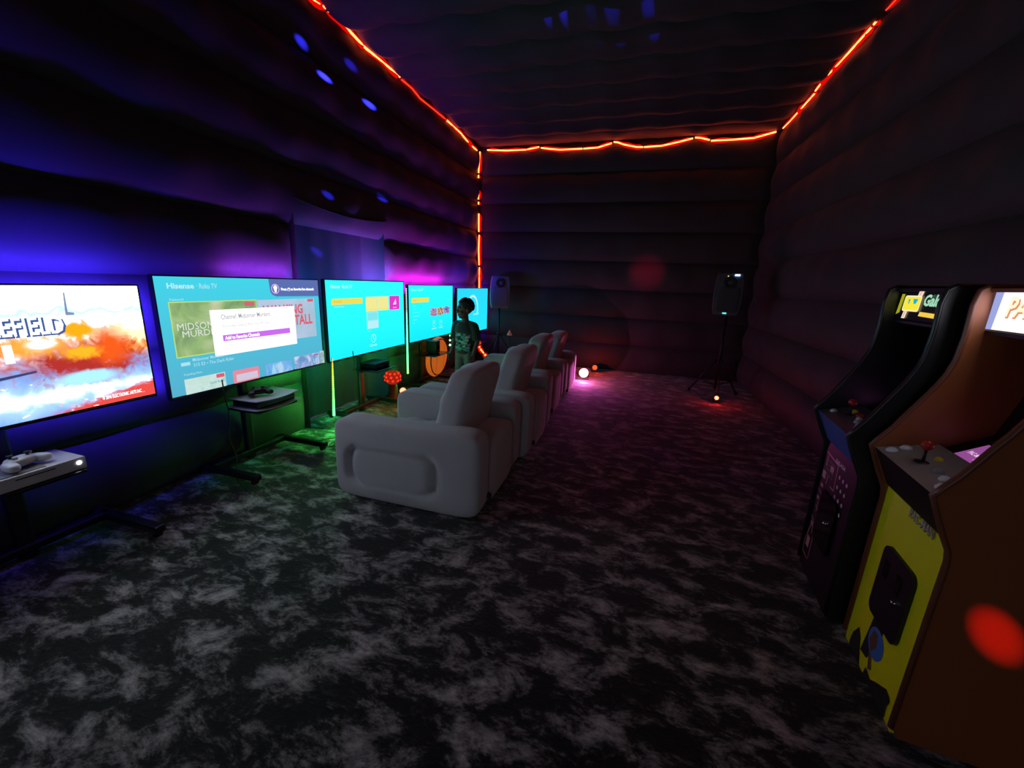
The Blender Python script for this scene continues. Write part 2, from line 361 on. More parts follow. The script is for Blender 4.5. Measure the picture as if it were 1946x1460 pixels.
def make_tv(loc, rz, w, label, scrmat):
    h = w * 9 / 16
    t = empty('television', loc, PI / 2 + rz, label, 'television', 'televisions on floor stands along the left wall')
    b = 0.009
    fr = bmesh.new()
    rbox(fr, (0, 0.012, h + b / 2), (w + 2 * b, 0.03, b), 0.002, 1); rbox(fr, (0, 0.012, -b / 2 - 0.004), (w + 2 * b, 0.03, b + 0.008), 0.002, 1)
    rbox(fr, (-w / 2 - b / 2, 0.012, h / 2), (b, 0.03, h), 0.002, 1); rbox(fr, (w / 2 + b / 2, 0.012, h / 2), (b, 0.03, h), 0.002, 1)
    obj('bezel', fr, BLACK, t)
    bk = bmesh.new(); rbox(bk, (0, 0.034, h / 2), (w + 0.01, 0.016, h + 0.01), 0.004, 1); rbox(bk, (0, 0.058, h * 0.38), (w * 0.7, 0.04, h * 0.6), 0.012, 2)
    obj('back_panel', bk, BLACK, t)
    me = bpy.data.meshes.new('screen'); me.from_pydata([(-w / 2, 0, 0), (w / 2, 0, 0), (w / 2, 0, h), (-w / 2, 0, h)], [], [(0, 1, 2, 3)])
    uv = me.uv_layers.new(name='UVMap')
    for i, c in enumerate(((0, 0), (1, 0), (1, 1), (0, 1))): uv.data[i].uv = c
    me.update()
    s = obj('screen', me, scrmat, t)
    s.location = (0, -0.001, 0)
    return t, s, w, h
class Art:
    """places flat on-screen graphics given in 0..1 screen units from the top left"""
    def __init__(self, s, w, h): self.s, self.w, self.h, self.k = s, w, h, 1
    def X(self, u): return (u - 0.5) * self.w
    def Z(self, v): return (1 - v) * self.h
    def Y(self):
        self.k += 1; return -0.0004 * self.k
    def rect(self, name, u0, v0, u1, v1, m, r=0.0): return flat(self.s, name, rr(self.X(u0), self.Z(v1), self.X(u1), self.Z(v0), r), self.Y(), m)
    def text(self, s, u0, v0, u1, v1, m, bold=0.012, shear=0.0): return put_text(self.s, s, self.X(u0), self.X(u1), self.Z(v1), self.Z(v0), self.Y(), m, 'lettering', bold, shear)
    def ring(self, name, u, v, r0, r1, m, a0=0, a1=2 * PI): return ring(self.s, name, self.X(u), self.Z(v), r0, r1, self.Y(), m, a0, a1)
    def poly(self, name, pts, m): return flat(self.s, name, [(self.X(u), self.Z(v)) for u, v in pts], self.Y(), m)

def screen_gradient(name, top, bottom, strength=1.0, nscale=0, namp=0):
    m = bpy.data.materials.new(name); m.use_nodes = True; nt = m.node_tree; nt.nodes.clear(); N = nt.nodes.new; L = nt.links.new
    uv = N('ShaderNodeUVMap'); uv.uv_map = 'UVMap'; sp = N('ShaderNodeSeparateXYZ'); L(uv.outputs[0], sp.inputs[0])
    mx = N('ShaderNodeMix'); mx.data_type = 'RGBA'; mx.inputs[6].default_value = bottom; mx.inputs[7].default_value = top; L(sp.outputs[1], mx.inputs[0])
    e = N('ShaderNodeEmission'); e.inputs[1].default_value = strength; L(mx.outputs[2], e.inputs[0]); o = N('ShaderNodeOutputMaterial'); L(e.outputs[0], o.inputs[0])
    return m
def screen_battle():
    """bright battle scene: pale sky, fire, mud spray and a red lower corner"""
    m = bpy.data.materials.new('battle_picture'); m.use_nodes = True; nt = m.node_tree; nt.nodes.clear(); N = nt.nodes.new; L = nt.links.new
    uv = N('ShaderNodeUVMap'); uv.uv_map = 'UVMap'; sp = N('ShaderNodeSeparateXYZ'); L(uv.outputs[0], sp.inputs[0])
    def nz(scale, detail=5, dist=0.6, sx=1.0, sy=1.0):
        mp = N('ShaderNodeMapping'); mp.inputs['Scale'].default_value = (1.78 * sx, sy, 1); L(uv.outputs[0], mp.inputs[0])
        n = N('ShaderNodeTexNoise'); n.inputs['Scale'].default_value = scale; n.inputs['Detail'].default_value = detail; n.inputs['Distortion'].default_value = dist
        L(mp.outputs[0], n.inputs['Vector']); return n.outputs['Fac']
    def ma(op, a, b=None, c=None):
        n = N('ShaderNodeMath'); n.operation = op
        for i, q in enumerate((a, b, c)):
            if q is None: continue
            if isinstance(q, (int, float)): n.inputs[i].default_value = q
            else: L(q, n.inputs[i])
        return n.outputs[0]
    def mix(f, a, b):
        n = N('ShaderNodeMix'); n.data_type = 'RGBA'; n.clamp_factor = True
        for i, q in ((0, f), (6, a), (7, b)):
            if isinstance(q, (int, float)): n.inputs[i].default_value = q
            elif isinstance(q, tuple): n.inputs[i].default_value = q
            else: L(q, n.inputs[i])
        return n.outputs[2]
    def step(x, a, b):
        n = N('ShaderNodeMapRange'); n.interpolation_type = 'SMOOTHSTEP'; n.inputs[1].default_value = a; n.inputs[2].default_value = b; L(x, n.inputs[0]); return n.outputs[0]
    def blob(u, v, ru, rv, soft=0.5, nf=None, na=0.5):
        a = ma('DIVIDE', ma('SUBTRACT', sp.outputs[0], u), ru); b = ma('DIVIDE', ma('SUBTRACT', sp.outputs[1], v), rv)
        d = ma('SQRT', ma('ADD', ma('MULTIPLY', a, a), ma('MULTIPLY', b, b)))
        if nf is not None: d = ma('ADD', d, ma('MULTIPLY', ma('SUBTRACT', nf, 0.5), na * 2))
        return ma('SUBTRACT', 1.0, step(d, 1 - soft, 1 + soft))
    n1 = nz(6); n2 = nz(14, 6, 1.0); n3 = nz(28, 4, 0.4, 0.5, 1.4)
    v = ma('ADD', sp.outputs[1], ma('MULTIPLY', ma('SUBTRACT', n1, 0.5), 0.22))
    cr = N('ShaderNodeValToRGB'); e = cr.color_ramp.elements
    e[0].position = 0.0; e[0].color = rgb(120, 165, 235); e[1].position = 1.0; e[1].color = rgb(235, 250, 255)
    for p, c in ((0.16, rgb(190, 225, 255)), (0.32, rgb(120, 160, 225)), (0.40, rgb(150, 150, 200)), (0.48, rgb(245, 190, 170)), (0.58, rgb(255, 225, 205)), (0.68, rgb(215, 240, 255)), (0.80, rgb(170, 232, 252))):
        x = e.new(p); x.color = c
    L(v, cr.inputs[0])
    col = cr.outputs[0]
    col = mix(blob(0.93, 0.57, 0.20, 0.13, 0.6, n2, 0.9), col, rgb(255, 225, 170))
    col = mix(blob(0.90, 0.47, 0.10, 0.05, 0.6, n2, 1.2), col, rgb(255, 150, 50))
    col = mix(blob(0.76, 0.40, 0.20, 0.17, 0.45, n2, 0.8), col, rgb(165, 45, 40))
    col = mix(blob(0.84, 0.50, 0.07, 0.15, 0.6, n1, 0.8), col, rgb(225, 85, 25))
    col = mix(blob(0.73, 0.65, 0.055, 0.07, 0.4, n2, 0.8), col, rgb(255, 160, 20))
    col = mix(blob(0.73, 0.47, 0.07, 0.05, 0.5, n2, 0.9), col, rgb(255, 170, 35))
    col = mix(blob(0.55, 0.55, 0.13, 0.06, 0.6, n2, 1.0), col, rgb(255, 160, 60))
    col = mix(blob(0.60, 0.56, 0.04, 0.035, 0.6, n1, 0.5), col, rgb(255, 245, 215))
    col = mix(blob(0.30, 0.45, 0.16, 0.20, 0.6, n2, 0.8), col, rgb(190, 80, 60))
    col = mix(blob(0.74, 0.26, 0.11, 0.055, 0.35, n2, 0.4), col, rgb(160, 220, 250))
    wedge = ma('SUBTRACT', ma('SUBTRACT', ma('MULTIPLY', sp.outputs[0], 0.36), 0.21), sp.outputs[1])
    wedge = step(ma('ADD', wedge, ma('MULTIPLY', ma('SUBTRACT', n3, 0.5), 0.10)), -0.03, 0.03)
    col = mix(wedge, col, rgb(215, 72, 66))
    sp2 = step(n3, 0.66, 0.72); col = mix(ma('MULTIPLY', sp2, ma('SUBTRACT', 1.0, step(sp.outputs[1], 0.15, 0.45))), col, rgb(205, 215, 245))
    sc_ = N('ShaderNodeSeparateColor'); L(col, sc_.inputs[0])
    mn = ma('MINIMUM', sc_.outputs[0], ma('MINIMUM', sc_.outputs[1], sc_.outputs[2]))
    st = ma('ADD', 1.35, ma('MULTIPLY', step(mn, 0.35, 0.85), 12.0))
    e_ = N('ShaderNodeEmission'); L(st, e_.inputs[1]); L(col, e_.inputs[0]); o = N('ShaderNodeOutputMaterial'); L(e_.outputs[0], o.inputs[0])
    return m
def picture(name, a, b, c, scale=6.0, strength=1.0):
    """thumbnail picture: noise between three colours"""
    if name in MATS: return MATS[name]
    m = bpy.data.materials.new(name); MATS[name] = m; m.use_nodes = True; nt = m.node_tree; nt.nodes.clear(); N = nt.nodes.new; L = nt.links.new
    tc = N('ShaderNodeTexCoord'); n = N('ShaderNodeTexNoise'); n.inputs['Scale'].default_value = scale; n.inputs['Detail'].default_value = 6; n.inputs['Distortion'].default_value = 0.8
    L(tc.outputs['Object'], n.inputs['Vector']); cr = N('ShaderNodeValToRGB'); e = cr.color_ramp.elements
    e[0].position = 0.36; e[0].color = a; e[1].position = 0.66; e[1].color = c; x = e.new(0.5); x.color = b
    L(n.outputs['Fac'], cr.inputs[0]); em_ = N('ShaderNodeEmission'); em_.inputs[1].default_value = strength; L(cr.outputs[0], em_.inputs[0]); o = N('ShaderNodeOutputMaterial'); L(em_.outputs[0], o.inputs[0])
    return m
def sc(name, r, g, b, s=1.0): return em('screen_' + name, rgb(r, g, b), s)
WHITE_E = sc('white', 255, 255, 255, 2.6); YEL = sc('yellow', 245, 222, 90); PALEY = sc('pale_yellow', 245, 235, 150); MAG = sc('magenta', 226, 60, 205); PALEBLUE = sc('pale_blue', 190, 240, 250)
PALE = sc('pale_cyan', 150, 240, 245); DIMT = sc('soft_white', 175, 225, 240); GREYT = sc('soft_grey', 150, 155, 165)

# television with the battle title screen
t1, s1, w, h = make_tv((-2.72, 1.095, 0.720), 0.0, 1.12, 'nearest television showing a bright battle scene with fire and smoke', screen_battle())
A = Art(s1, w, h)
NAVY = sc('slate_blue', 95, 115, 165)
A.poly('picture_shape', [(0.704, 0.215), (0.711, 0.05), (0.717, 0.05), (0.714, 0.20), (0.735, 0.21), (0.735, 0.228), (0.705, 0.228)], sc('slate', 135, 150, 190))
A.text('BATTLEFIELD', 0.304, 0.234, 0.698, 0.376, sc('title_shadow', 70, 95, 160), 0.045)
A.text('BATTLEFIELD', 0.300, 0.228, 0.690, 0.362, WHITE_E, 0.012)
A.text('1', 0.487, 0.42, 0.515, 0.555, WHITE_E, 0.03)
A.text('PRESS ANY BUTTON' if False else '© 2016 ELECTRONIC ARTS INC.', 0.772, 0.925, 0.940, 0.958, WHITE_E, 0.015)
A.poly('picture_shape', [(0.40, 0.66), (0.57, 0.63), (0.57, 0.645), (0.40, 0.685)], sc('dark_rail', 60, 70, 120))
for (u, v, r) in ((0.62, 0.93, 0.008), (0.66, 0.955, 0.010), (0.68, 0.965, 0.007), (0.70, 0.93, 0.007), (0.655, 0.985, 0.006)):
    A.ring('spark', u, v, 0.001, r, sc('spark', 220, 210, 240))

# television with the channel menu
TEAL = screen_gradient('teal_menu', rgb(64, 205, 226), rgb(84, 170, 200), 1.1)
t2, s2, w, h = make_tv((-2.744, 2.421, 0.661), math.radians(0.3), 1.328, 'television showing a channel menu with a white pop-up box', TEAL)
A = Art(s2, w, h)
A.text('Hisense', 0.052, 0.052, 0.175, 0.098, sc('logo', 190, 240, 245), 0.03); A.text('·', 0.187, 0.068, 0.191, 0.076, DIMT); A.text('Roku TV', 0.200, 0.052, 0.292, 0.098, sc('logo2', 160, 225, 240), 0.03)
A.poly('tip_banner', [(0.607, 0), (1.0, 0), (1.0, 0.185), (0.65, 0.178), (0.625, 0.16), (0.613, 0.13)], sc('banner', 92, 112, 178))
A.ring('tip_icon', 0.650, 0.100, 0.032, 0.038, sc('icon_pink', 240, 200, 255)); A.ring('tip_icon', 0.650, 0.088, 0.002, 0.017, WHITE_E); A.poly('tip_icon', [(0.640, 0.10), (0.660, 0.10), (0.655, 0.135), (0.645, 0.135)], WHITE_E)
A.text('Press (*) to favorite live channels', 0.691, 0.088, 0.957, 0.125, WHITE_E, 0.02)
A.text('Featured', 0.053, 0.175, 0.115, 0.195, DIMT)
A.rect('tile_border', 0.044, 0.204, 0.512, 0.674, sc('lime_edge', 190, 225, 120))
A.rect('tile', 0.049, 0.213, 0.507, 0.664, picture('village_green', rgb(120, 150, 110), rgb(150, 185, 120), rgb(200, 205, 170), 5.0))
A.text('MIDSOMER', 0.067, 0.385, 0.300, 0.445, sc('tile_letter', 225, 232, 222), 0.0); A.text('MURDERS', 0.086, 0.450, 0.300, 0.505, sc('tile_letter', 225, 232, 222), 0.0)
A.rect('live_badge', 0.432, 0.222, 0.495, 0.262, sc('badge', 205, 105, 120))
A.rect('tile', 0.516, 0.209, 0.951, 0.655, picture('pale_poster', rgb(165, 195, 215), rgb(180, 200, 225), rgb(195, 205, 230), 4.0))
REDT = sc('poster_red', 225, 95, 115)
A.text('WALKING', 0.545, 0.265, 0.845, 0.375, REDT, 0.03); A.text('TALL', 0.770, 0.385, 0.922, 0.500, REDT, 0.03)
A.rect('live_badge', 0.890, 0.215, 0.940, 0.245, REDT)
A.rect('dialog_box', 0.230, 0.286, 0.775, 0.709, sc('dialog_white', 255, 252, 255, 1.35))
A.text('Channel: Midsomer Murders', 0.286, 0.330, 0.590, 0.376, GREYT, 0.01); A.text('Currently viewing: Midsomer Murders', 0.288, 0.428, 0.585, 0.458, GREYT, 0.0)
A.rect('dialog_button', 0.283, 0.521, 0.726, 0.577, sc('purple', 205, 110, 245)); A.text('Add to Favorite Channels', 0.295, 0.532, 0.505, 0.566, WHITE_E, 0.02); A.text('Close', 0.296, 0.610, 0.335, 0.628, GREYT, 0.0)
A.text('Midsomer Murders', 0.112, 0.690, 0.270, 0.718, DIMT); A.text('S15 E3 • The Dark Rider', 0.114, 0.735, 0.330, 0.765, DIMT); A.rect('channel_mark', 0.055, 0.715, 0.098, 0.745, DIMT)
A.text('Trending Now', 0.059, 0.812, 0.150, 0.836, DIMT)
A.rect('tile', 0.058, 0.862, 0.267, 0.998, picture('pale_card', rgb(195, 225, 215), rgb(205, 230, 225), rgb(170, 215, 215), 9.0)); A.rect('live_badge', 0.218, 0.870, 0.262, 0.905, REDT); A.text('Gold Rush', 0.180, 0.925, 0.255, 0.950, sc('teal_text', 110, 170, 170))
A.rect('tile', 0.310, 0.872, 0.474, 0.998, sc('rose', 232, 140, 160), 0.01); A.rect('tile_panel', 0.328, 0.915, 0.462, 0.985, sc('rose_panel', 210, 200, 220))
A.rect('tile', 0.520, 0.872, 0.715, 0.998, picture('sea_blue', rgb(95, 170, 225), rgb(120, 180, 235), rgb(180, 215, 240), 9.0)); A.poly('tile_shape', [(0.556, 0.99), (0.566, 0.915), (0.573, 0.88), (0.580, 0.915), (0.592, 0.99)], sc('tile_sky', 160, 215, 240))
A.rect('tile', 0.735, 0.855, 0.950, 0.998, picture('cool_blue', rgb(110, 150, 205), rgb(150, 175, 220), rgb(205, 215, 240), 14.0)); A.text('UP', 0.895, 0.915, 0.940, 0.975, DIMT, 0.02); A.rect('live_badge', 0.900, 0.865, 0.945, 0.888, sc('badge2', 170, 120, 170))
A.rect('tile', 0.958, 0.845, 0.998, 0.998, picture('grey_poster', rgb(140, 170, 180), rgb(185, 200, 205), rgb(220, 225, 225), 12.0))

# television with tiles and a clock
CY = screen_gradient('cyan_home', rgb(42, 228, 236), rgb(22, 205, 225), 1.5)
t3, s3, w, h = make_tv((-2.710, 3.791, 0.666), math.radians(0.4), 1.328, 'cyan television with a magenta tile and a clock icon', CY)
A = Art(s3, w, h)
A.text('Hisense · Roku TV', 0.050, 0.052, 0.284, 0.100, sc('logo3', 175, 245, 245), 0.03)
A.rect('menu_bar', 0.050, 0.226, 0.396, 0.302, YEL); A.text('Install', 0.075, 0.250, 0.155, 0.276, sc('bar_text', 215, 185, 70), 0.0)
A.text('Settings', 0.072, 0.315, 0.182, 0.340, PALE)
A.rect('tile', 0.436, 0.214, 0.590, 0.418, PALEY); A.rect('tile', 0.597, 0.214, 0.748, 0.418, PALEY)
A.rect('tile_line', 0.440, 0.392, 0.586, 0.400, YEL); A.rect('tile_line', 0.601, 0.392, 0.744, 0.400, YEL)
A.rect('tile_edge', 0.760, 0.206, 0.924, 0.428, sc('pale_pink', 235, 190, 240), 0.012); A.rect('tile', 0.766, 0.214, 0.918, 0.420, MAG, 0.01)
A.poly('tile_icon', [(0.815, 0.345), (0.862, 0.255), (0.872, 0.345)], sc('pink_white', 250, 215, 250)); A.rect('tile_line', 0.815, 0.385, 0.872, 0.396, sc('pink_white', 250, 215, 250))
A.rect('tile', 0.436, 0.429, 0.591, 0.664, PALEBLUE); A.rect('tile_panel', 0.442, 0.435, 0.585, 0.545, sc('sky_tile', 130, 232, 240)); A.text('~~~~~', 0.450, 0.545, 0.578, 0.560, PALE)
A.text('app', 0.440, 0.690, 0.490, 0.702, PALE, 0.0)
A.ring('clock_icon', 0.513, 0.808, 0.038, 0.046, sc('icon_w', 190, 250, 252)); A.rect('clock_hand', 0.510, 0.770, 0.516, 0.812, sc('icon_w', 190, 250, 252)); A.poly('clock_hand', [(0.512, 0.806), (0.527, 0.830), (0.523, 0.836), (0.509, 0.812)], sc('icon_w', 190, 250, 252))
A.text('Clock', 0.459, 0.888, 0.560, 0.922, sc('icon_w', 190, 250, 252), 0.02)

# television with a list and three thumbnails
t4, s4, w, h = make_tv((-2.760, 5.300, 0.649), math.radians(-0.3), 1.293, 'cyan television with a text list and three small thumbnails', screen_gradient('cyan_list', rgb(36, 222, 236), rgb(16, 200, 224), 1.5))
A = Art(s4, w, h)
A.text('Hisense · Roku TV', 0.053, 0.055, 0.286, 0.100, sc('logo3', 175, 245, 245), 0.03)
A.rect('menu_bar', 0.053, 0.222, 0.402, 0.306, YEL); A.text('Home', 0.075, 0.250, 0.140, 0.280, sc('bar_text', 215, 185, 70), 0.0)
for i, wd_ in enumerate((0.055, 0.05, 0.115, 0.13, 0.08, 0.03)):
    A.text(('Home', 'Apps', 'Streaming', 'Live channels', 'Search', 'Off')[i], 0.070 + 0.002 * i, 0.345 + i * 0.062, 0.070 + wd_, 0.368 + i * 0.062, PALE, 0.0)
A.rect('tile', 0.434, 0.428, 0.580, 0.578, picture('thumb_pink', rgb(110, 60, 120), rgb(190, 130, 170), rgb(230, 210, 225), 30)); A.rect('tile', 0.598, 0.425, 0.745, 0.572, picture('thumb_warm', rgb(60, 35, 40), rgb(200, 140, 110), rgb(240, 225, 200), 30)); A.rect('tile', 0.760, 0.420, 0.900, 0.565, picture('thumb_violet', rgb(90, 60, 140), rgb(140, 120, 190), rgb(235, 220, 235), 30))
for u in (0.511, 0.675):
    A.ring('menu_icon', u, 0.727, 0.040, 0.047, PALE); A.ring('menu_icon', u, 0.715, 0.001, 0.016, PALE); A.rect('menu_line', u - 0.055, 0.815, u + 0.055, 0.838, PALE)
A.text('9:41' if False else 'Search', 0.83, 0.265, 0.90, 0.285, PALE, 0.0)

# far television with a loading ring
t5, s5, w, h = make_tv((-2.702, 6.683, 0.592), math.radians(-0.9), 1.328, 'farthest television, plain cyan with a white ring behind a head', screen_gradient('cyan_plain', rgb(40, 200, 236), rgb(30, 214, 240), 1.25))
A = Art(s5, w, h)
A.ring('loading_ring', 0.47, 0.47, 0.205, 0.245, sc('ring_w', 205, 245, 255), -0.35, 2.3)
A.text('Loading', 0.50, 0.56, 0.68, 0.62, sc('ring_w', 205, 245, 255), 0.03)

# ------------------------------------------------------------------ television stands
def tv_stand(loc, top, label, shelf_z, shelf=True, rz=0.0, wide=0.36):
    t = empty('tv_stand', loc, PI / 2 + rz, label, 'tv stand', 'black television floor stands')
    obj('pole', box((0, 0.04, top / 2), (0.07, 0.045, top), 0.012, 2), BLACKMETAL, t)
    br = bmesh.new(); rbox(br, (0, 0.012, top - 0.10), (0.50, 0.03, 0.05), 0.004, 1); rbox(br, (-0.2, 0.0, top - 0.18), (0.04, 0.03, 0.40), 0.004, 1); rbox(br, (0.2, 0.0, top - 0.18), (0.04, 0.03, 0.40), 0.004, 1)
    obj('mount_bracket', br, BLACKMETAL, t)
    obj('base_bar', box((0, 0.04, 0.055), (0.70, 0.06, 0.045), 0.01, 2), BLACKMETAL, t)
    for s in (-1, 1):
        f = obj('foot', box((s * 0.33, -0.10, 0.055), (0.055, 0.62, 0.045), 0.012, 2), BLACKMETAL, t)
        for yy in (-0.37, 0.17):
            wbm = bmesh.new(); tube(wbm, [(s * 0.33 - 0.014, yy, 0.022), (s * 0.33 + 0.014, yy, 0.022)], 0.022, 12); obj('caster', wbm, BLACK, f)
    if shelf:
        obj('shelf', box((0, -0.15, shelf_z), (wide, 0.30, 0.014), 0.02, 2), GLOSSBLACK, t)
        bk = bmesh.new(); rbox(bk, (0, 0.0, shelf_z - 0.03), (0.1, 0.06, 0.06), 0.006, 1); obj('shelf_bracket', bk, BLACKMETAL, t)
    return t
tv_stand((-2.785, 1.03, 0), 1.12, 'stand under the nearest television, its shelf holding a white console', 0.478, True, 0, 0.28)
tv_stand((-2.81, 2.33, 0), 1.15, 'stand under the channel menu television with a glossy console shelf', 0.468, True, 0, 0.36)
tv_stand((-2.78, 3.71, 0), 1.15, 'stand under the cyan television with the clock icon', 0.505)
tv_stand((-2.82, 5.12, 0), 1.08, 'stand under the television with thumbnails, in front of the orange inflatable', 0.445, True, 0, 0.46)
tv_stand((-2.77, 6.68, 0), 1.05, 'stand under the farthest television, behind the person', 0.42)

# white console with controller on the nearest shelf
cn = empty('game_console', (-2.62, 1.03, 0.485), PI / 2, 'flat white game console with a round power light on a shelf', 'game console')
obj('body', box((0, 0, 0.032), (0.295, 0.23, 0.060), 0.004, 2), WHITEP, cn)
obj('vent_panel', box((-0.06, 0, 0.0635), (0.15, 0.20, 0.003), 0.001, 1), GREYP, cn)
pb = bmesh.new(); tube(pb, [(0.120, -0.113, 0.038), (0.120, -0.118, 0.038)], 0.010, 16); obj('power_light', pb, em('console_light', (1, 0.97, 1.0), 3.0), cn)
obj('disc_slot', box((-0.03, -0.1155, 0.045), (0.13, 0.002, 0.004)), BLACK, cn)
def controller(name, loc, rz, m, label):
    c = empty(name, loc, rz, label, 'controller')
    b = puff((0, 0, 0.030), (0.052, 0.036, 0.022), 3.0, 6)
    obj('body', b, m, c, True)
    for s in (-1, 1):
        obj('grip', puff((s * 0.056, -0.022, 0.024), (0.024, 0.046, 0.020), 2.6, 6, None, Matrix.Rotation(s * 0.35, 4, 'Z')), m, c, True)
        st = bmesh.new(); lathe(st, [(0, 0.066), (0.011, 0.066), (0.012, 0.062), (0.006, 0.058), (0.006, 0.045)], 14, Matrix.Translation((s * 0.026, -0.008 if s > 0 else 0.010, 0))); obj('thumbstick', st, BLACK, c, True)
    for k in range(4):
        a = k * PI / 2; bt = bmesh.new(); lathe(bt, [(0, 0.056), (0.004, 0.0555), (0.0045, 0.05), (0.0045, 0.046)], 10, Matrix.Translation((0.046 + 0.009 * math.cos(a), 0.010 + 0.009 * math.sin(a), 0))); obj('button', bt, GREYP, c)
    obj('direction_pad', rbox(rbox(bmesh.new(), (-0.026, -0.012, 0.052), (0.020, 0.007, 0.006), 0.001, 1), (-0.026, -0.012, 0.052), (0.007, 0.020, 0.006), 0.001, 1), GREYP, c)
    return c
controller('game_controller', (-2.60, 1.00, 0.550), PI / 2 + 0.3, WHITEP, 'white game controller lying on the flat white console')
# glossy two-shell console on the second shelf
cn = empty('game_console', (-2.635, 2.33, 0.475), PI / 2, 'curved two-tone console with white shell on the second stand', 'game console')
def shell(z0, amp, m, name, sx, sy, th):
    bm = bmesh.new(); nx, ny = 16, 10; top = []; bot = []
    for i in range(nx + 1):
        for j in range(ny + 1):
            x = -sx / 2 + sx * i / nx; y = -sy / 2 + sy * j / ny
            z = z0 + amp * ((2 * x / sx) ** 2) * 0.6 + amp * ((2 * y / sy) ** 2) * 0.25
            yy = y - 0.02 * math.cos(PI * x / sx)
            top.append(bm.verts.new((x, yy, z + th))); bot.append(bm.verts.new((x, yy, z)))
    I = lambda i, j: i * (ny + 1) + j
    for i in range(nx):
        for j in range(ny):
            bm.faces.new((top[I(i, j)], top[I(i + 1, j)], top[I(i + 1, j + 1)], top[I(i, j + 1)]))
            bm.faces.new((bot[I(i, j + 1)], bot[I(i + 1, j + 1)], bot[I(i + 1, j)], bot[I(i, j)]))
    for i in range(nx):
        bm.faces.new((bot[I(i, 0)], bot[I(i + 1, 0)], top[I(i + 1, 0)], top[I(i, 0)])); bm.faces.new((top[I(i, ny)], top[I(i + 1, ny)], bot[I(i + 1, ny)], bot[I(i, ny)]))
    for j in range(ny):
        bm.faces.new((top[I(0, j)], top[I(0, j + 1)], bot[I(0, j + 1)], bot[I(0, j)])); bm.faces.new((bot[I(nx, j)], bot[I(nx, j + 1)], top[I(nx, j + 1)], top[I(nx, j)]))
    return obj(name, bm, m, cn, True)
smooth_by_angle(shell(0.000, 0.018, WHITEP, 'lower_shell', 0.40, 0.27, 0.007), 40)
obj('core', box((0, 0.005, 0.040), (0.35, 0.23, 0.050), 0.012, 3), GLOSSBLACK, cn)
smooth_by_angle(shell(0.066, 0.016, WHITEP, 'upper_shell', 0.38, 0.26, 0.007), 40)
controller('game_controller', (-2.66, 2.30, 0.080 + 0.475), PI / 2 - 0.4, BLACK, 'black game controller on the curved two-tone console')
def black_console(loc, label, s=(0.26, 0.20, 0.055), tall=False):
    c = empty('game_console', loc, PI / 2, label, 'game console')
    obj('body', box((0, 0, s[2] / 2 + 0.004), s, 0.008, 2), BLACK, c)
    obj('front_panel', box((0.0, -s[1] / 2 - 0.001, s[2] * 0.5), (s[0] * 0.8, 0.004, s[2] * 0.35), 0.001, 1), GLOSSBLACK, c)
    obj('foot', box((0, 0, 0.002), (s[0] * 0.7, s[1] * 0.7, 0.004)), GREYP, c)
    return c
black_console((-2.65, 3.74, 0.512), 'small black console on the shelf under the clock television')
black_console((-2.68, 5.14, 0.452), 'upright black console on the shelf in front of the orange inflatable', (0.12, 0.16, 0.17))

# hanging cables
def cable(pts, label, r=0.004):
    o0 = Vector(pts[0]); bm = bmesh.new()
    P = [Vector(p) - o0 for p in pts]; Q = []
    for i in range(len(P) - 1):
        p0, p1, p2, p3 = P[max(i - 1, 0)], P[i], P[i + 1], P[min(i + 2, len(P) - 1)]
        for k in range(6):
            t = k / 6; Q.append(0.5 * ((2 * p1) + (p2 - p0) * t + (2 * p0 - 5 * p1 + 4 * p2 - p3) * t * t + (3 * p1 - p0 - 3 * p2 + p3) * t ** 3))
    Q.append(P[-1])
    o = obj('power_cable', tube(bm, Q, r, 6), CABLE, None, True); o.location = o0
    return tag(o, label, 'cable', 'loose cables under the televisions')
cable([(-2.70, 2.06, 0.72), (-2.68, 2.05, 0.60), (-2.70, 2.08, 0.45), (-2.68, 2.04, 0.30), (-2.66, 2.06, 0.15), (-2.60, 2.00, 0.012), (-2.4, 1.9, 0.012)], 'thin cable hanging below the channel menu television')
cable([(-2.62, 2.75, 0.014), (-2.5, 2.9, 0.014), (-2.42, 2.72, 0.014), (-2.30, 2.86, 0.014), (-2.2, 3.05, 0.014), (-2.3, 3.25, 0.014)], 'curled cable lying on the green lit floor by the second stand')
cable([(-2.70, 3.45, 0.72), (-2.68, 3.44, 0.55), (-2.70, 3.46, 0.40), (-2.71, 3.47, 0.25), (-2.66, 3.44, 0.02)], 'thin cable hanging under the clock television')

# ------------------------------------------------------------------ LED strips hung on the televisions and their glow
def strip_grad(name, stops, z0, z1, axis=2):
    m = bpy.data.materials.new(name); m.use_nodes = True; nt = m.node_tree; nt.nodes.clear(); N = nt.nodes.new; L = nt.links.new
    tc = N('ShaderNodeTexCoord'); sp = N('ShaderNodeSeparateXYZ'); L(tc.outputs['Object'], sp.inputs[0])
    mr = N('ShaderNodeMapRange'); mr.inputs[1].default_value = z0; mr.inputs[2].default_value = z1; L(sp.outputs[axis], mr.inputs[0])
    cr = N('ShaderNodeValToRGB'); e = cr.color_ramp.elements
    e[0].position = stops[0][0]; e[0].color = stops[0][1]; e[1].position = stops[-1][0]; e[1].color = stops[-1][1]
    for p, c in stops[1:-1]:
        x = e.new(p); x.color = c
    L(mr.outputs[0], cr.inputs[0]); em_ = N('ShaderNodeEmission'); em_.inputs[1].default_value = 8.0; L(cr.outputs[0], em_.inputs[0]); o = N('ShaderNodeOutputMaterial'); L(em_.outputs[0], o.inputs[0])
    return m
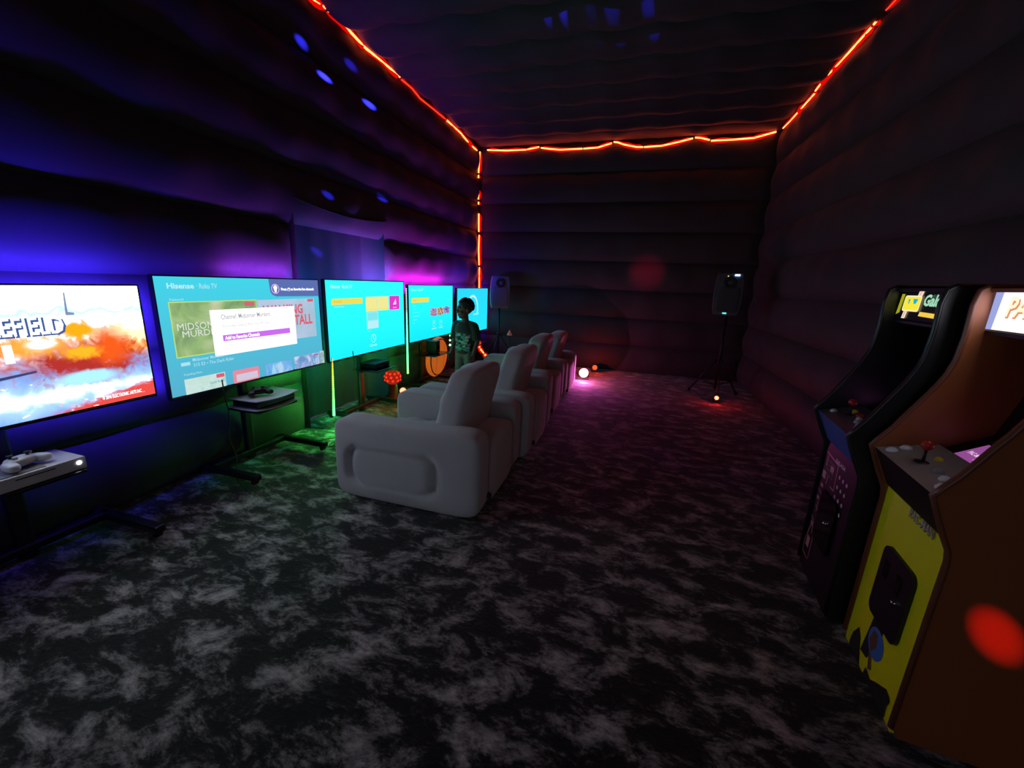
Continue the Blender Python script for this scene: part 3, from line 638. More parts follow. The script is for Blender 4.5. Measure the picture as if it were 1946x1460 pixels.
def hang_strip(p_top, p_bot, n, label, m, r0=0.006, r1=0.013):
    a, b = Vector(p_top), Vector(p_bot); L = b - a
    t = empty('led_strip', p_top, 0, label, 'led strip', 'green LED strips dangling between the televisions')
    obj('tape', tube(bmesh.new(), [(0.008, 0, 0), L * 0.5 + Vector((0.008, 0, 0)), L + Vector((0.008, 0, 0))], 0.004, 6), mat('led_tape', (0.3, 0.3, 0.28, 1), 0.5), t)
    bm = bmesh.new()
    for k in range(n):
        f = (k + 0.5) / n; r = r0 + (r1 - r0) * f; c = L * f
        lathe(bm, [(0, -r), (r * 0.8, -r * 0.6), (r, 0), (r * 0.8, r * 0.6), (0, r)], 8, Matrix.Translation(c + Vector((0.016, 0, 0))))
    tag(obj('led_beads', bm, m, t, True), kind='stuff')
    return t
GREEN_A = strip_grad('led_green_to_amber', [(0.0, (0.05, 1.0, 0.10, 1)), (0.45, (0.10, 0.85, 0.03, 1)), (0.8, (0.30, 0.30, 0.01, 1)), (1.0, (0.28, 0.06, 0.01, 1))], -0.49, 0.0)
GREEN_B = strip_grad('led_mint_green', [(0.0, (0.10, 0.9, 0.05, 1)), (0.25, (0.05, 0.9, 0.22, 1)), (0.6, (0.05, 0.8, 0.30, 1)), (0.75, (0.08, 0.09, 0.08, 1)), (1.0, (0.12, 0.12, 0.13, 1))], -1.06, 0.0)
hang_strip((-2.70, 3.135, 0.700), (-2.70, 3.104, 0.139), 30, 'green LED strip dangling below the left corner of the clock television', GREEN_A)
hang_strip((-2.70, 4.47, 1.345), (-2.70, 4.465, 0.285), 56, 'mint green LED strip hanging in the gap beside the thumbnail television', GREEN_B, 0.008, 0.013)
hang_strip((-2.745, 5.80, 0.66), (-2.735, 5.78, 0.44), 3, 'two bright green LED beads beside the person\'s arm', strip_grad('led_bright_green', [(0.0, (0.15, 1.0, 0.35, 1)), (1.0, (0.10, 0.9, 0.05, 1))], -0.2, 0.0), 0.014, 0.018)
def back_led(tv, pts, col, strength, name='led_backlight'):
    o = obj(name, tube(bmesh.new(), pts, 0.005, 6), em('backlight_%d_%d_%d' % tuple(int(c * 255) for c in col), tuple(col) + (1,), strength), tv)
    return o
BLUE = (0.05, 0.02, 1.0); VIOLET = (0.30, 0.04, 0.9); GREEN = (0.03, 1.0, 0.10); AZURE = (0.0, 0.15, 1.0); MAGE = (0.75, 0.02, 0.85)
def glow(tv, w, h, side, col, power, f0=0.0, f1=1.0, dist=0.055):
    """strip stuck on the back of a set plus its light, thrown at the wall"""
    mid = (f0 + f1) / 2; ln = f1 - f0; W2 = w / 2 - 0.03
    if side == 'top': p0, p1 = (-W2 + 2 * W2 * f0, h - 0.02), (-W2 + 2 * W2 * f1, h - 0.02)
    elif side == 'bottom': p0, p1 = (-W2 + 2 * W2 * f0, 0.02), (-W2 + 2 * W2 * f1, 0.02)
    elif side == 'left': p0, p1 = (-W2, 0.02 + (h - 0.04) * f0), (-W2, 0.02 + (h - 0.04) * f1)
    else: p0, p1 = (W2, 0.02 + (h - 0.04) * f0), (W2, 0.02 + (h - 0.04) * f1)
    back_led(tv, [(p0[0], dist - 0.008, p0[1]), (p1[0], dist - 0.008, p1[1])], col, 2.0)
    l = bpy.data.lights.new('backlight', 'AREA'); l.color = col; l.energy = power; l.shape = 'RECTANGLE'
    d = Vector((p1[0] - p0[0], 0, p1[1] - p0[1])); l.size = max(0.05, d.length); l.size_y = 0.012
    o = bpy.data.objects.new('backlight', l); C.objects.link(o); o.parent = tv
    o.location = ((p0[0] + p1[0]) / 2, dist + 0.004, (p0[1] + p1[1]) / 2)
    xa = d.normalized(); za = {'top': Vector((0, -0.85, -0.5)), 'bottom': Vector((0, -0.95, 0.2)), 'right': Vector((-0.6, -0.8, 0)), 'left': Vector((0.6, -0.8, 0))}.get(side, Vector((0, -1, 0))); ya = za.cross(xa)
    o.rotation_euler = Matrix((xa, ya, za)).transposed().to_euler()
G = 0.5
glow(t1, 1.12, 0.63, 'top', BLUE, 42 * G, 0.0, 1.0)
glow(t1, 1.12, 0.63, 'right', BLUE, 8 * G, 0.0, 1.0)
glow(t1, 1.12, 0.63, 'bottom', BLUE, 14 * G, 0.0, 1.0)
glow(t2, 1.328, 0.747, 'top', BLUE, 1.5 * G, 0.0, 0.3)
glow(t2, 1.328, 0.747, 'top', VIOLET, 16 * G, 0.45, 1.0)
glow(t2, 1.328, 0.747, 'left', BLUE, 9 * G)
glow(t2, 1.328, 0.747, 'right', AZURE, 26 * G, 0.35, 1.0)
glow(t2, 1.328, 0.747, 'bottom', GREEN, 7 * G, 0.55, 1.0)
glow(t3, 1.328, 0.747, 'top', AZURE, 22 * G, 0.62, 1.0)
glow(t3, 1.328, 0.747, 'top', MAGE, 16 * G, 0.9, 1.0)
glow(t3, 1.328, 0.747, 'bottom', GREEN, 14 * G, 0.0, 1.0)
glow(t4, 1.293, 0.727, 'top', MAGE, 44 * G, 0.0, 1.0, 0.045)
glow(t4, 1.293, 0.727, 'bottom', GREEN, 1 * G, 0.0, 0.6, 0.045)
glow(t5, 1.328, 0.747, 'top', VIOLET, 8 * G, 0.0, 0.5)
glow(t5, 1.328, 0.747, 'right', BLUE, 22 * G)
light('backlight_spill', 'POINT', (-2.55, 6.62, 1.50), (0.06, 0.02, 1.0), 9.0)
for p, e_ in (((-2.64, 3.10, 0.22), 7.0), ((-2.62, 4.42, 0.36), 2.4)):
    light('led_strip_light', 'POINT', p, (0.08, 1.0, 0.12), e_, radius=0.03)

# ------------------------------------------------------------------ inflatable armchairs
def make_chair():
    t = empty('inflatable_armchair', (0, 0, 0))
    def arm_fn(sgn):
        def f(q, p):
            # pressed-in rounded rectangle on the outer side
            if sgn * p.y > 0.35:
                a, b = q.x + 0.09, q.z + 0.035
                ax, bz, r = 0.315, 0.135, 0.11
                dx, dz = max(abs(a) - (ax - r), 0), max(abs(b) - (bz - r), 0)
                d = math.hypot(dx, dz) - r if (dx > 0 or dz > 0) else max(abs(a) - ax, abs(b) - bz)
                side = max(0.03, min(1.0, (abs(a) - 0.20) / 0.12))
                k = math.exp(-(d / 0.021) ** 2) * side
                q.y -= sgn * 0.060 * k
                if d < 0: q.y -= sgn * 0.006
            q.z += (0.030 * max(0, -p.x - 0.55) + 0.018 * max(0, p.x)) * (1 if p.z > 0.4 else 0)
            return q
        return f
    for sgn in (-1, 1):
        obj('arm_cushion', puff((-0.010, sgn * 0.378, 0.275), (0.520, 0.108, 0.270), 9.0, 40, arm_fn(sgn)), FLOCK, t, True)
    obj('rear_cushion', puff((0.400, 0, 0.235), (0.118, 0.272, 0.232), 6.0, 16), FLOCK, t, True)
    def seat_fn(q, p):
        if p.z > 0.3: q.z += 0.020 * (abs(math.cos(q.x * PI / 0.20)) - 0.5)
        return q
    obj('seat_cushion', puff((-0.10, 0, 0.185), (0.41, 0.272, 0.185), 6.0, 26, seat_fn), FLOCK, t, True)
    def back_fn(q, p):
        q.x += 0.20 * q.z + (0.02 if p.z > 0 else 0) * p.z
        if p.x < -0.3: q.x += 0.014 * (abs(math.cos(q.z * PI / 0.17)) - 0.5)
        return q
    obj('backrest', puff((0.235, 0, 0.615), (0.110, 0.322, 0.285), 4.6, 22, back_fn), FLOCK, t, True)
    vb = bmesh.new(); lathe(vb, [(0, 0.014), (0.018, 0.014), (0.022, 0.0), (0.022, -0.01)], 16, Matrix.Translation((0.515, -0.30, 0.10)) @ Matrix.Rotation(PI / 2, 4, 'Y')); obj('valve', vb, BLACK, t)
    return t
def copy_tree(o, parent=None):
    c = o.copy(); C.objects.link(c); c.parent = parent
    for ch in list(o.children): copy_tree(ch, c)
    return c
CH = [(-1.305, 2.572, 0.0, 'nearest grey inflatable armchair, its side panel facing the camera'),
      (-1.255, 3.575, 0.0, 'second nearest grey inflatable armchair, its back behind the nearest one'),
      (-1.290, 4.565, 0.0, 'third grey inflatable armchair, between the second and the farthest'),
      (-1.280, 5.555, 0.0, 'farthest grey inflatable armchair beside the bright floor lamp')]
proto = make_chair()
for i, (x, y, a, lb) in enumerate(CH):
    o = proto if i == 0 else copy_tree(proto)
    o.location = (x, y, 0.0); o.rotation_euler = (0, 0, a); o.scale = (1, 1, 0.93 if i == 3 else 1.0); tag(o, lb, 'armchair', 'inflatable armchairs in a row facing the televisions')

# ------------------------------------------------------------------ arcade cabinets
SIDE1 = mat('brown_cabinet_side', (0.36, 0.10, 0.025, 1), 0.5, bump=0.1, bscale=120, vary=0.15, vscale=5)
SIDE2 = mat('black_cabinet_side', (0.012, 0.012, 0.014, 1), 0.4)
TMOLD1 = mat('brown_edge_trim', (0.20, 0.06, 0.03, 1), 0.35)
TMOLD2 = mat('black_edge_trim', (0.02, 0.02, 0.022, 1), 0.3)
YELLOWP = mat('yellow_cabinet_front', (0.95, 0.95, 0.0, 1), 0.45)
PANELTOP = mat('grey_brushed_control_panel', (0.30, 0.25, 0.22, 1), 0.42, vary=0.35, vscale=6)
DARKGLASS = mat('dark_monitor_glass', (0.004, 0.004, 0.005, 1), 0.25)
WBUT = mat('white_button', (0.75, 0.75, 0.8, 1), 0.3); REDB = mat('red_joystick_ball', (0.5, 0.03, 0.02, 1), 0.25); YELB = mat('yellow_button', (0.8, 0.55, 0.04, 1), 0.3)
PROFILE = [(0.02, 0.0), (0.0, 0.03), (0.0, 0.68), (-0.006, 0.72), (-0.030, 0.77), (-0.060, 0.84), (-0.078, 0.885), (-0.062, 0.912), (-0.030, 0.96), (0.012, 1.043), (0.040, 1.095), (0.064, 1.145), (0.082, 1.19), (0.094, 1.240), (0.100, 1.33), (0.096, 1.44), (0.104, 1.490), (0.125, 1.505), (0.50, 1.505), (0.52, 1.49), (0.52, 0.0)]
def sidefn(y0): return lambda p, t: Vector((p[0], y0 + t, p[1]))
def arcade(loc, rz, label, sidem, trimm, W=0.47):
    t = empty('arcade_cabinet', loc, rz, label, 'arcade cabinet', 'arcade cabinets against the right wall')
    th = 0.018; hw = W / 2
    for s in (-1, 1):
        y0 = s * hw - (th if s > 0 else 0)
        sp_ = obj('side_panel', prism(bmesh.new(), PROFILE, 0, th, sidefn(y0)), sidem, t)
        front = PROFILE[1:19]
        obj('edge_trim', tube(bmesh.new(), [(p[0] - 0.001, y0 + th / 2, p[1]) for p in front], 0.0105, 8), trimm, sp_, True)
    iw = W - 2 * th
    def strip(name, pts, m, thick=0.012):
        poly = pts + [(p[0] + thick, p[1] - 0.0) for p in reversed(pts)]
        return obj(name, prism(bmesh.new(), poly, -iw / 2, iw / 2, lambda p, q: Vector((p[0], q, p[1]))), m, t)
    strip('back_panel', [(0.495, 0.0), (0.495, 1.49)], sidem)
    obj('roof_panel', box((0.31, 0, 1.492), (0.37, iw, 0.012)), sidem, t)
    obj('plinth', box((0.06, 0, 0.03), (0.04, iw, 0.06)), BLACK, t)
    obj('screen_glass', prism(bmesh.new(), [(0.250, 0.980), (0.345, 1.345), (0.357, 1.345), (0.262, 0.980)], -iw / 2, iw / 2, lambda p, q: Vector((p[0], q, p[1]))), DARKGLASS, t)
    obj('speaker_panel', prism(bmesh.new(), [(0.140, 1.345), (0.345, 1.345), (0.345, 1.357), (0.140, 1.357)], -iw / 2, iw / 2, lambda p, q: Vector((p[0], q, p[1]))), BLACK, t)
    return t, iw
def plane_child(parent, name, origin, xa, za, m, poly):
    """flat polygon on a plane given by origin and two axes in the cabinet's frame; returns the object"""
    xa, za = Vector(xa), Vector(za)
    me = bpy.data.meshes.new(name); me.from_pydata([Vector(origin) + xa * p[0] + za * p[1] for p in poly], [], [tuple(range(len(poly)))]); me.update()
    return obj(name, me, m, parent)
class Face:
    """drawing surface on a cabinet: u across (viewer's left to right), w up the face, both in metres"""
    def __init__(self, parent, o, xa, za):
        self.p, self.o, self.x, self.z = parent, Vector(o), Vector(xa).normalized(), Vector(za).normalized(); self.n = self.x.cross(self.z); self.k = 0
    def poly(self, name, pts, m, lift=0.0006):
        self.k += 1; off = self.n * (lift * self.k)
        me = bpy.data.meshes.new(name); me.from_pydata([self.o + self.x * a + self.z * b + off for a, b in pts], [], [tuple(range(len(pts)))]); me.update()
        return obj(name, me, m, self.p)
    def text(self, s, x0, x1, z0, z1, m, bold=0.02, shear=0.0, lift=0.0006):
        self.k += 1; me = text_mesh(s, bold); xs = [v.co.x for v in me.vertices]; ys = [v.co.y for v in me.vertices]
        ax, bx, ay, by = min(xs), max(xs), min(ys), max(ys)
        for v in me.vertices:
            u = (v.co.x - ax) / (bx - ax); w = (v.co.y - ay) / (by - ay)
            v.co = self.o + self.x * (x0 + (x1 - x0) * u + shear * w) + self.z * (z0 + (z1 - z0) * w) + self.n * (lift * self.k)
        me.update(); return obj('lettering', me, m, self.p)
def control_panel(t, iw, topm, frontm, n_out=None):
    obj('control_panel_top', prism(bmesh.new(), [(-0.070, 0.880), (0.115, 0.925), (0.115, 0.910), (-0.060, 0.866)], -iw / 2, iw / 2, lambda p, q: Vector((p[0], q, p[1]))), topm, t)
    obj('control_panel_front', prism(bmesh.new(), [(-0.070, 0.880), (-0.060, 0.866), (0.008, 0.735), (-0.004, 0.735)], -iw / 2, iw / 2, lambda p, q: Vector((p[0], q, p[1]))), frontm, t)
    rise = (0.925 - 0.880) / 0.185
    def pz(x): return 0.880 + (x + 0.070) * rise
    def button(x, y, m, r=0.014):
        bm = bmesh.new(); lathe(bm, [(0, 0.012), (r * 0.8, 0.011), (r, 0.007), (r * 1.25, 0.005), (r * 1.3, 0.0)], 16, Matrix.Translation((x, y, pz(x))) @ Matrix.Rotation(-math.atan(rise), 4, 'Y')); obj('button', bm, m, t, True)
    def joystick(x, y, m):
        j = bmesh.new(); lathe(j, [(0, 0.004), (0.022, 0.003), (0.024, 0.0)], 18, Matrix.Translation((x, y, pz(x)))); tube(j, [(x, y, pz(x)), (x, y, pz(x) + 0.05)], 0.005, 8); js = obj('joystick', j, BLACK, t, True)
        b = bmesh.new(); lathe(b, [(0.018 * math.sin(PI * k / 8), -0.018 * math.cos(PI * k / 8)) for k in range(9)], 16, Matrix.Translation((x, y, pz(x) + 0.062))); obj('joystick_ball', b, m, js, True)
    return button, joystick
VIOP = em('violet_display', rgb(150, 78, 150), 0.9); VIOT = em('violet_display_text', rgb(240, 205, 240), 1.0)
def lower_display(t, iw, words):
    obj('display_frame', prism(bmesh.new(), [(0.112, 0.905), (0.250, 0.985), (0.256, 0.975), (0.118, 0.895)], -iw / 2, iw / 2, lambda p, q: Vector((p[0], q, p[1]))), BLACK, t)
    f = Face(t, (0.112, iw / 2, 0.905), (0, -1, 0), (0.250 - 0.112, 0, 0.985 - 0.905)); f.k = 1
    f.poly('display', [(iw * 0.14, 0.022), (iw * 0.99, 0.022), (iw * 0.99, 0.118), (iw * 0.14, 0.118)], VIOP)
    f.poly('display_bar', [(iw * 0.10, 0.128), (iw * 0.60, 0.128), (iw * 0.60, 0.150), (iw * 0.10, 0.150)], mat('grey_bezel_bar', (0.16, 0.16, 0.17, 1), 0.4))
    f.text(words[0], iw * 0.18, iw * 0.34, 0.050, 0.066, VIOT); f.text(words[1], iw * 0.40, iw * 0.66, 0.078, 0.096, VIOT); f.text(words[2], iw * 0.32, iw * 0.40, 0.036, 0.048, VIOT)

# near cabinet, yellow front
t, iw = arcade((1.010, 1.640, 0), math.radians(-6.0), 'nearest arcade cabinet with yellow front and brown side', SIDE1, TMOLD1)
button, joystick = control_panel(t, iw, PANELTOP, BLACK)
button(-0.035, iw / 2 - 0.045, WBUT); button(0.010, iw / 2 - 0.030, WBUT); joystick(0.005, iw / 2 - 0.165, REDB)
button(0.05, iw / 2 - 0.155, YELB, 0.010); button(0.01, iw / 2 - 0.255, GREYP, 0.012); button(0.0, iw / 2 - 0.315, WBUT, 0.012); button(-0.03, iw / 2 - 0.375, WBUT, 0.014)
lower_display(t, iw, ('PAC-MAN', 'FREE PLAY', 'x 1'))
obj('front_panel', prism(bmesh.new(), [(0.004, 0.0), (0.004, 0.735), (0.016, 0.735), (0.016, 0.0)], -iw / 2, iw / 2, lambda p, q: Vector((p[0], q, p[1]))), YELLOWP, t)
F = Face(t, (0.004, iw / 2, 0.0), (0, -1, 0), (0, 0, 1))
# coin door
cdoor = obj('coin_door', prism(bmesh.new(), rr(-0.125, 0.255, 0.098, 0.545, 0.035, 4), -0.008, 0.004, lambda p, q: Vector((q, p[0], p[1]))), BLACK, t)
for yy in (-0.05, 0.045):
    obj('coin_slot', box((-0.008, yy, 0.46), (0.006, 0.035, 0.07), 0.002, 1), GLOSSBLACK, cdoor)
lk = bmesh.new(); lathe(lk, [(0, 0.012), (0.008, 0.012), (0.009, 0.0)], 12, Matrix.Translation((-0.008, -0.060, 0.395)) @ Matrix.Rotation(-PI / 2, 4, 'Y')); obj('door_lock', lk, CHROME, cdoor, True)
# generic printed art low on the front
INKB = mat('ink_black', (0.02, 0.025, 0.02, 1), 0.5); INKBLUE = mat('ink_blue', (0.06, 0.22, 0.65, 1), 0.5); INKBR = mat('ink_brown', (0.20, 0.09, 0.06, 1), 0.5); INKG = mat('ink_grey', (0.55, 0.55, 0.55, 1), 0.5)
F.poly('printed_art', [(0.04, 0.01), (0.05, 0.07), (0.085, 0.125), (0.115, 0.10), (0.135, 0.05), (0.16, 0.0), (0.05, 0.0)], INKB)
F.poly('printed_art', [(0.135, 0.06), (0.15, 0.16), (0.165, 0.26), (0.20, 0.30), (0.25, 0.27), (0.24, 0.16), (0.19, 0.07)], INKB)
F.poly('printed_art', disc(0.222, 0.168, 0.060, 20), INKBLUE)
F.poly('printed_art', [(0.175, 0.15), (0.190, 0.205), (0.225, 0.21), (0.235, 0.16), (0.21, 0.12)], INKBR)
F.poly('printed_art', [(0.195, 0.115), (0.218, 0.11), (0.24, 0.06), (0.22, 0.05)], INKBR)
F.poly('printed_art', [(0.20, 0.004), (0.21, 0.045), (0.25, 0.03), (0.30, 0.065), (0.36, 0.10), (0.395, 0.085), (0.383, 0.05), (0.39, 0.004)], INKB)
F.text('PAC-MAN', 0.190, 0.348, 0.698, 0.730, INKB, 0.03); F.text('PAC-MAN', 0.192, 0.346, 0.701, 0.730, INKG, 0.012)
MARQW = em('white_backlit_marquee', (0.92, 0.93, 1.0, 1), 1.25)
obj('marquee', box((0.145, 0, 1.428), (0.008, iw, 0.132)), MARQW, t)
FM = Face(t, (0.1405, iw / 2, 1.362), (0, -1, 0), (0, 0, 1))
FM.text('PAC-MAN', 0.075, 0.415, 0.040, 0.108, em('marquee_red', rgb(225, 150, 110), 1.0), 0.05, 0.012); FM.text('PAC-MAN', 0.071, 0.411, 0.045, 0.112, em('marquee_cream', rgb(255, 240, 205), 1.1), 0.03, 0.012)
FM.poly('marquee_edge', [(0, 0), (0.030, 0), (0.040, 0.132), (0, 0.132)], em('marquee_lilac', rgb(165, 175, 235), 0.9))
FM.poly('marquee_line', [(0.20, 0.010), (0.42, 0.010), (0.42, 0.016), (0.20, 0.016)], em('marquee_dark', rgb(120, 110, 130), 0.8))
light('marquee_light', 'AREA', Vector((1.010, 1.640, 0)) + Matrix.Rotation(math.radians(-6), 3, 'Z') @ Vector((0.136, 0, 1.43)), (0.8, 0.82, 1.0), 0.5, Vector((0.0, 1.75, 1.3)), 0.4, 0.1)

# far cabinet, black front with a maze print
t, iw = arcade((1.008, 2.172, 0), math.radians(-5.0), 'farther arcade cabinet, black with a blue control panel edge', SIDE2, TMOLD2)
PT2 = mat('dark_blue_control_panel', (0.10, 0.09, 0.14, 1), 0.4, vary=0.5, vscale=7); PF2 = mat('blue_panel_front', (0.05, 0.13, 0.45, 1), 0.4, vary=0.4, vscale=9)
button, joystick = control_panel(t, iw, PT2, PF2)
button(-0.02, iw / 2 - 0.05, WBUT, 0.012); button(0.05, iw / 2 - 0.09, YELB, 0.012); joystick(0.02, iw / 2 - 0.13, REDB); button(0.05, iw / 2 - 0.16, REDB, 0.012)
for k, (x, y) in enumerate(((0.03, 0.21), (0.01, 0.25), (0.0, 0.30), (-0.02, 0.34))): button(x, iw / 2 - y, WBUT, 0.010)
lower_display(t, iw, ('GALAGA', 'FREE PLAY', 'x 1'))
obj('front_panel', prism(bmesh.new(), [(0.004, 0.0), (0.004, 0.735), (0.016, 0.735), (0.016, 0.0)], -iw / 2, iw / 2, lambda p, q: Vector((p[0], q, p[1]))), BLACK, t)
cdoor = obj('coin_door', prism(bmesh.new(), rr(-0.115, 0.23, 0.085, 0.50, 0.02, 4), -0.008, 0.004, lambda p, q: Vector((q, p[0] + 0.02, p[1]))), GLOSSBLACK, t)
lk = bmesh.new(); lathe(lk, [(0, 0.012), (0.008, 0.012), (0.009, 0.0)], 12, Matrix.Translation((-0.008, -0.02, 0.37)) @ Matrix.Rotation(-PI / 2, 4, 'Y')); obj('door_lock', lk, CHROME, cdoor, True)
F = Face(t, (0.004, iw / 2, 0.0), (0, -1, 0), (0, 0, 1))
PINK = mat('ink_pink', (0.75, 0.42, 0.38, 1), 0.5); WINK = mat('ink_white', (0.75, 0.75, 0.75, 1), 0.5)
def maze(segs):
    for a, b in segs:
        (x0, z0), (x1, z1) = a, b; w_ = 0.0035
        if abs(x1 - x0) > abs(z1 - z0): F.poly('maze_line', [(x0, z0 - w_), (x1, z1 - w_), (x1, z1 + w_), (x0, z0 + w_)], PINK, 0.0001)
        else: F.poly('maze_line', [(x0 - w_, z0), (x0 + w_, z0), (x1 + w_, z1), (x1 - w_, z1)], PINK, 0.0001)
maze([((0.02, 0.67), (0.19, 0.66)), ((0.19, 0.66), (0.20, 0.53)), ((0.20, 0.53), (0.15, 0.53)), ((0.05, 0.66), (0.05, 0.60)), ((0.10, 0.57), (0.10, 0.52)), ((0.02, 0.46), (0.07, 0.45)), ((0.04, 0.37), (0.08, 0.36)), ((0.06, 0.40), (0.06, 0.34)), ((0.01, 0.30), (0.06, 0.29)), ((0.06, 0.29), (0.07, 0.23)), ((0.07, 0.23), (0.10, 0.22)), ((0.10, 0.22), (0.10, 0.08)), ((0.005, 0.14), (0.01, 0.08)), ((0.005, 0.14), (0.04, 0.25)), ((0.01, 0.08), (0.09, 0.075))])
for q in (rr(0.03, 0.535, 0.075, 0.575), rr(0.115, 0.60, 0.155, 0.63), rr(0.04, 0.485, 0.075, 0.505), rr(0.03, 0.41, 0.065, 0.43), rr(0.035, 0.255, 0.065, 0.28), rr(0.03, 0.13, 0.075, 0.19)): F.poly('maze_block', q, PINK, 0.0001)
for k in range(26): F.poly('maze_dot', disc(0.07 + 0.018 * (k % 6), 0.64 - 0.022 * (k // 6) , 0.0028, 8), WINK, 0.0001)
for k in range(14): F.poly('maze_dot', disc(0.245 + 0.045 * (k % 3), 0.62 - 0.050 * (k // 3), 0.010, 10), WINK, 0.0001)
F2 = Face(t, (-0.070, iw / 2, 0.880), (0, -1, 0), (-0.074, 0, 0.19))
F.text('GALAGA', 0.165, 0.290, 0.668, 0.688, WINK, 0.04, 0.0, 0.0001)
obj('marquee', box((0.145, 0, 1.428), (0.008, iw, 0.132)), mat('black_marquee_glass', (0.01, 0.01, 0.012, 1), 0.3), t)
FM = Face(t, (0.1405, iw / 2, 1.362), (0, -1, 0), (0, 0, 1))
MY = em('marquee_yellow', rgb(250, 232, 60), 1.0); MC = em('marquee_cream2', rgb(255, 240, 190), 1.0); MP = em('marquee_pink', rgb(240, 190, 205), 0.95); MB = em('marquee_blue', rgb(20, 175, 225), 1.0); MO = em('marquee_amber', rgb(245, 205, 80), 1.0); MG = em('marquee_mint', rgb(165, 225, 190), 0.95)
FM.poly('marquee_art', [(0.006, 0.020), (0.036, 0.030), (0.050, 0.112), (0.022, 0.112)], em('marquee_olive', rgb(170, 170, 30), 0.9))
FM.poly('marquee_art', [(0.150, 0.080), (0.185, 0.080), (0.205, 0.128), (0.168, 0.128)], MC); FM.poly('marquee_art', [(0.158, 0.082), (0.178, 0.082), (0.194, 0.123), (0.174, 0.123)], MP)
FM.poly('marquee_art', [(0.068, 0.006), (0.098, 0.006), (0.112, 0.050), (0.080, 0.050)], MC); FM.poly('marquee_art', [(0.074, 0.010), (0.092, 0.010), (0.106, 0.050), (0.086, 0.050)], MP)
FM.poly('marquee_art', [(p[0] + 0.12 * (p[1] - 0.07), p[1]) for p in rr(0.062, 0.038, 0.202, 0.106, 0.012)], MC); FM.poly('marquee_art', [(p[0] + 0.12 * (p[1] - 0.07), p[1]) for p in rr(0.068, 0.044, 0.196, 0.100, 0.008)], MY)
FM.poly('marquee_art', [(0.102, 0.090), (0.118, 0.090), (0.112, 0.070), (0.106, 0.068)], MB); FM.poly('marquee_art', [(0.142, 0.092), (0.182, 0.092), (0.170, 0.072), (0.152, 0.070)], MB)
FM.text('Galaga', 0.222, 0.400, 0.050, 0.112, MG, 0.04, 0.016); FM.poly('marquee_line', [(0.215, 0.022), (0.345, 0.018), (0.350, 0.036), (0.222, 0.040)], MO)
light('marquee_light', 'AREA', Vector((1.008, 2.172, 0)) + Matrix.Rotation(math.radians(-5), 3, 'Z') @ Vector((0.136, 0, 1.43)), (1.0, 0.95, 0.5), 0.08, Vector((0.0, 2.3, 1.3)), 0.4, 0.1)

# ------------------------------------------------------------------ loudspeakers on tripods
def speaker(loc, rz, label, tilt=0.0):
    t = empty('loudspeaker', loc, rz, label, 'loudspeaker', 'loudspeakers on tripods by the back wall')
    prof = [(-0.165, -0.14), (0.165, -0.14), (0.175, -0.06), (0.12, 0.15), (-0.12, 0.15), (-0.175, -0.06)]
    def f(p, q):
        k = 1 - 0.10 * (abs(q - 0.27) / 0.27) ** 3
        return Vector((p[0] * k, p[1], q))
    bm = bmesh.new(); n = 8; rings = []
    for j in range(n + 1):
        z = 0.54 * j / n; k = 1 - 0.16 * abs(2 * j / n - 1) ** 3
        rings.append([bm.verts.new((p[0] * k, p[1] * (1 - 0.1 * abs(2 * j / n - 1) ** 3), z)) for p in prof])
    for j in range(n):
        for i in range(6): bm.faces.new((rings[j][i], rings[j][(i + 1) % 6], rings[j + 1][(i + 1) % 6], rings[j + 1][i]))
    bm.faces.new(list(reversed(rings[0]))); bm.faces.new(rings[-1])
    obj('enclosure', bm, mat('speaker_grey_black', (0.085, 0.09, 0.095, 1), 0.5, bump=0.1, bscale=200), t)
    obj('grille', puff((0, -0.142, 0.20), (0.135, 0.012, 0.165), 6, 8), mat('speaker_grille', (0.06, 0.065, 0.07, 1), 0.6), t, True)
    hb = bmesh.new(); lathe(hb, [(0.03, 0.002), (0.075, 0.012), (0.08, 0.010), (0.08, 0.0)], 20, Matrix.Translation((0, -0.142, 0.425)) @ Matrix.Rotation(PI / 2, 4, 'X')); obj('horn', hb, BLACK, t, True)
    return t
def tripod(loc, top, label, rz=0.0):
    t = empty('speaker_stand', loc, rz, label, 'speaker stand', 'tripod stands under the loudspeakers')
    obj('pole', tube(bmesh.new(), [(0, 0, 0.10), (0, 0, top)], 0.016, 12), BLACKMETAL, t, True)
    lathe_ = bmesh.new(); lathe(lathe_, [(0.016, 0.02), (0.03, 0.02), (0.03, -0.03), (0.016, -0.03)], 14, Matrix.Translation((0, 0, 0.55))); obj('collar', lathe_, BLACK, t, True)
    for k in range(3):
        a = 2 * PI * k / 3 + 0.5; d = Vector((math.cos(a), math.sin(a), 0))
        lg = obj('leg', tube(bmesh.new(), [Vector((0, 0, 0.52)) + d * 0.03, d * 0.36 + Vector((0, 0, 0.025))], 0.011, 8), BLACKMETAL, t, True)
        obj('brace', tube(bmesh.new(), [Vector((0, 0, 0.15)) + d * 0.015, d * 0.235 + Vector((0, 0, 0.20))], 0.007, 6), BLACKMETAL, t, True)
        ft = bmesh.new(); lathe(ft, [(0, 0.045), (0.017, 0.04), (0.019, 0.0), (0, 0.0)], 10, Matrix.Translation(d * 0.368)); obj('rubber_foot', ft, BLACK, lg, True)
    return t
sr = speaker((1.165, 6.25, 1.150), math.radians(-8), 'grey loudspeaker with a blue light on the right hand tripod')
pn = obj('status_light', box((0.075, -0.136, 0.520), (0.060, 0.012, 0.022), 0.003, 1), em('speaker_blue_led', (0.35, 0.55, 1.0, 1), 6.0), sr)
obj('status_light', box((-0.03, -0.138, 0.505), (0.014, 0.010, 0.012), 0.002, 1), em('speaker_yellow_led', (0.8, 0.7, 0.2, 1), 1.5), sr)
